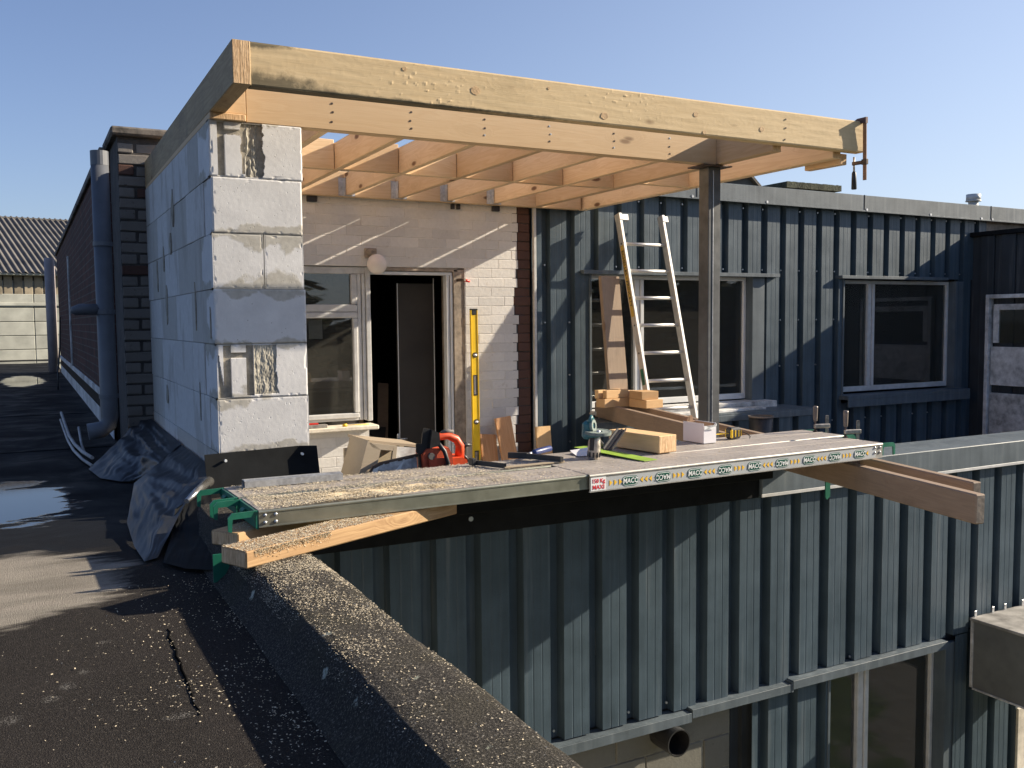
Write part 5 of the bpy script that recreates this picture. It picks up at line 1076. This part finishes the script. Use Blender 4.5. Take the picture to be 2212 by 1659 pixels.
b = MB(); b.grid(30, 30, coons(A3, R3, B3, L3, 30, 30, .01, 7.)); tag(part('plastic_sheet', b, M['blackfelt'], None), 'added black sheet standing in for the deep shade below the left plank ends', 'sheet', 'black plastic sheets along the wall foot')  # dark sheet added so the shaded hollow under the plank ends reads black
b = MB(); q0 = P(403, 1083, 'y', 3.80); q1 = P(452, 1040, 'y', 4.05); b.tube([q0, (q0+q1)/2+Vector((0, 0, .004)), q1], [.010, .016, .022], 16); tag(part('rolled_edge', b, M['chrome'] if 'chrome' in M else M.setdefault('chrome', plain('bright_rolled_metal', (.45, .44, .42), .22, .9, .1, 20, .1)), None), 'shiny rolled metal flashing end beside the pier foot', 'flashing')

# ================================================================== sawdust and wood chips
def flakes(name, pts, smin, smax, mat, parent=None):
    n = len(pts); pts = np.array(pts); a = rng.uniform(0, 2*PI, n); l = rng.uniform(smin, smax, n); w2 = l*rng.uniform(.25, .7, n); tl = rng.uniform(-.28, .28, n)
    dx = np.stack([np.cos(a)*l/2, np.sin(a)*l/2, tl*l/2], 1); dy = np.stack([-np.sin(a)*w2/2, np.cos(a)*w2/2, rng.uniform(-.25, .25, n)*w2], 1)
    vs = np.concatenate([pts-dx-dy, pts+dx-dy, pts+dx+dy, pts-dx+dy], 1).reshape(-1, 3)
    me = bpy.data.meshes.new(name); me.vertices.add(4*n); me.vertices.foreach_set('co', vs.ravel()); me.loops.add(4*n); me.loops.foreach_set('vertex_index', np.arange(4*n, dtype=np.int32)); me.polygons.add(n); me.polygons.foreach_set('loop_start', np.arange(0, 4*n, 4, dtype=np.int32)); me.materials.append(mat); me.update(calc_edges=True); me.validate()
    o = link(name, me, parent); o['kind'] = 'stuff'; return o
# planks
pts = []
def onplank(x, y, z): pts.append((x, y, z))
n = 0
while n < 30000:
    x = .66+rng.beta(1.05, 2.6)*1.75; v_ = rng.uniform(0, .50); y = 3.01+.03*(x-.65)+v_
    dens = math.exp(-((x-1.02)/.42)**2)*(1.0 if v_ < .235 else .28)+.10+(.25*math.exp(-((x-1.55)/.3)**2))
    cl_ = .5+.9*mnoise.noise(Vector((x*9, y*14, 0)))
    if rng.random() < dens*max(.05, cl_): 
        h_ = .010*max(0, cl_-.25)*dens*rng.random() if v_ < .235 else .001; pts.append((x, y, -.6098+.0008+h_)); n += 1
for _ in range(700): x = rng.uniform(1.96, 3.68); v_ = rng.uniform(0, .56); pts.append((x, 3.0+.027*(x-.65)+v_, -.6085))
flakes('sawdust_on_planks', pts, .0024, .0062, M['chip'])
# heap sheet on the front plank
b = MB()
def heap(u, v):
    x = .70+1.15*u; y = 3.014+.026*(x-.65)+.212*v; n_ = mnoise.noise(Vector((x*7, y*18, 2)))*.5+mnoise.noise(Vector((x*30, y*40, 8)))*.25
    e = min(1, 5*v, 5*(1-v), 6*u, 3*(1-u)); h_ = .0075*math.exp(-((x-1.08)/.33)**2)*(1.0+n_)*e-.0042+.0022*n_+.0006*mnoise.noise(Vector((x*160, y*160, 1))); return Vector((x, y, -.6115+h_))
b.grid(260, 60, heap); o = part('sawdust_heap', b, M['dust'], None); o['kind'] = 'stuff'
# curb timber and curb
pts = []
dn = Vector((-.416, .909, 0))
for _ in range(6000):
    s_ = rng.uniform(.0, .62); w2 = rng.uniform(-.06, .06); p = c0+d*s_+dn*w2; pts.append((p.x, p.y, -.6730+abs(rng.normal(0, .0008))))
for _ in range(900):
    s_ = rng.uniform(.05, .45); w2 = rng.uniform(-.058, .058); p = c1+d2*s_+Vector((-d2.y, d2.x, 0))*w2; pts.append((p.x, p.y, -.6778))
for _ in range(1500):   # down the front side of the timber
    s_ = rng.uniform(.03, .33); p = c0+d*s_-dn*.0625; pts.append((p.x-.416*0, p.y-.0008, -.674-abs(rng.normal(0, .011))))
flakes('sawdust_on_boards', pts, .0022, .006, M['chip'])
pts = []; n = 0
while n < 15000:
    y = 2.95-rng.exponential(.42); x = rng.uniform(.555, .79)
    if y < .9: continue
    den = math.exp(-(2.95-y)/.9)*(.35+.65*(x-.55)/.24)
    if rng.random() < max(.05, .5+1.1*mnoise.noise(Vector((x*12, y*7, 0)))):
        i = 0
        zt = np.interp(x, [p[0] for p in prof[:9]], [p[1] for p in prof[:9]]); nn = mnoise.noise(Vector((x*4, y*2.2, 0)))*.010+mnoise.noise(Vector((x*22, y*18, 3)))*.0025; pts.append((x, y, zt+nn*.5+.0022)); n += 1
flakes('sawdust_on_curb', pts, .0015, .0043, M['chip'])
pts = []; n = 0
while n < 1900:
    y = rng.uniform(1.0, 3.2); x = .52-rng.exponential(.16)
    if x < -.5: continue
    pr2 = math.exp(-((y-2.3)/.7)**2)
    if rng.random() < pr2*max(.1, .5+1.1*mnoise.noise(Vector((x*6, y*4, 4)))): pts.append((x, y, -.8315)); n += 1
flakes('sawdust_on_roof', pts, .0016, .0050, M['chip'])
pts = [(rng.uniform(.1, 2.2), rng.uniform(3.86, 4.15), -.846+.001) for _ in range(1500)]; flakes('sawdust_on_parapet', pts[:600], .0022, .006, M['chip'])

# ================================================================== trees behind the viewer, seen mirrored in the windows
n = 26000; tr = []
for k in range(26000):
    x = rng.uniform(-25, 70); h_ = 3.2+2.2*mnoise.noise(Vector((x*.13, 0, 0)))+1.2*mnoise.noise(Vector((x*.5, 3, 0))); z = -4.5+rng.uniform(0, 1)**.8*max(1.5, h_+2.9); tr.append((x, -22+rng.uniform(-2, 2), z))
flakes('far_tree_belt', tr, .5, 1.1, M['leaf'])
b = MB(); b.grid(240, 16, lambda u, v: Vector((-30+105*u, -23+1.2*mnoise.noise(Vector((u*60, v*4, 1))), -4.5+v*max(2, 5.6+1.8*mnoise.noise(Vector(((-30+105*u)*.13, 0, 0)))+1.0*mnoise.noise(Vector(((-30+105*u)*.5, 3, 0)))+.5*mnoise.noise(Vector((u*300, 0, 5))))))); struct('tree_belt_body', b, M['leaf'], 'stuff')
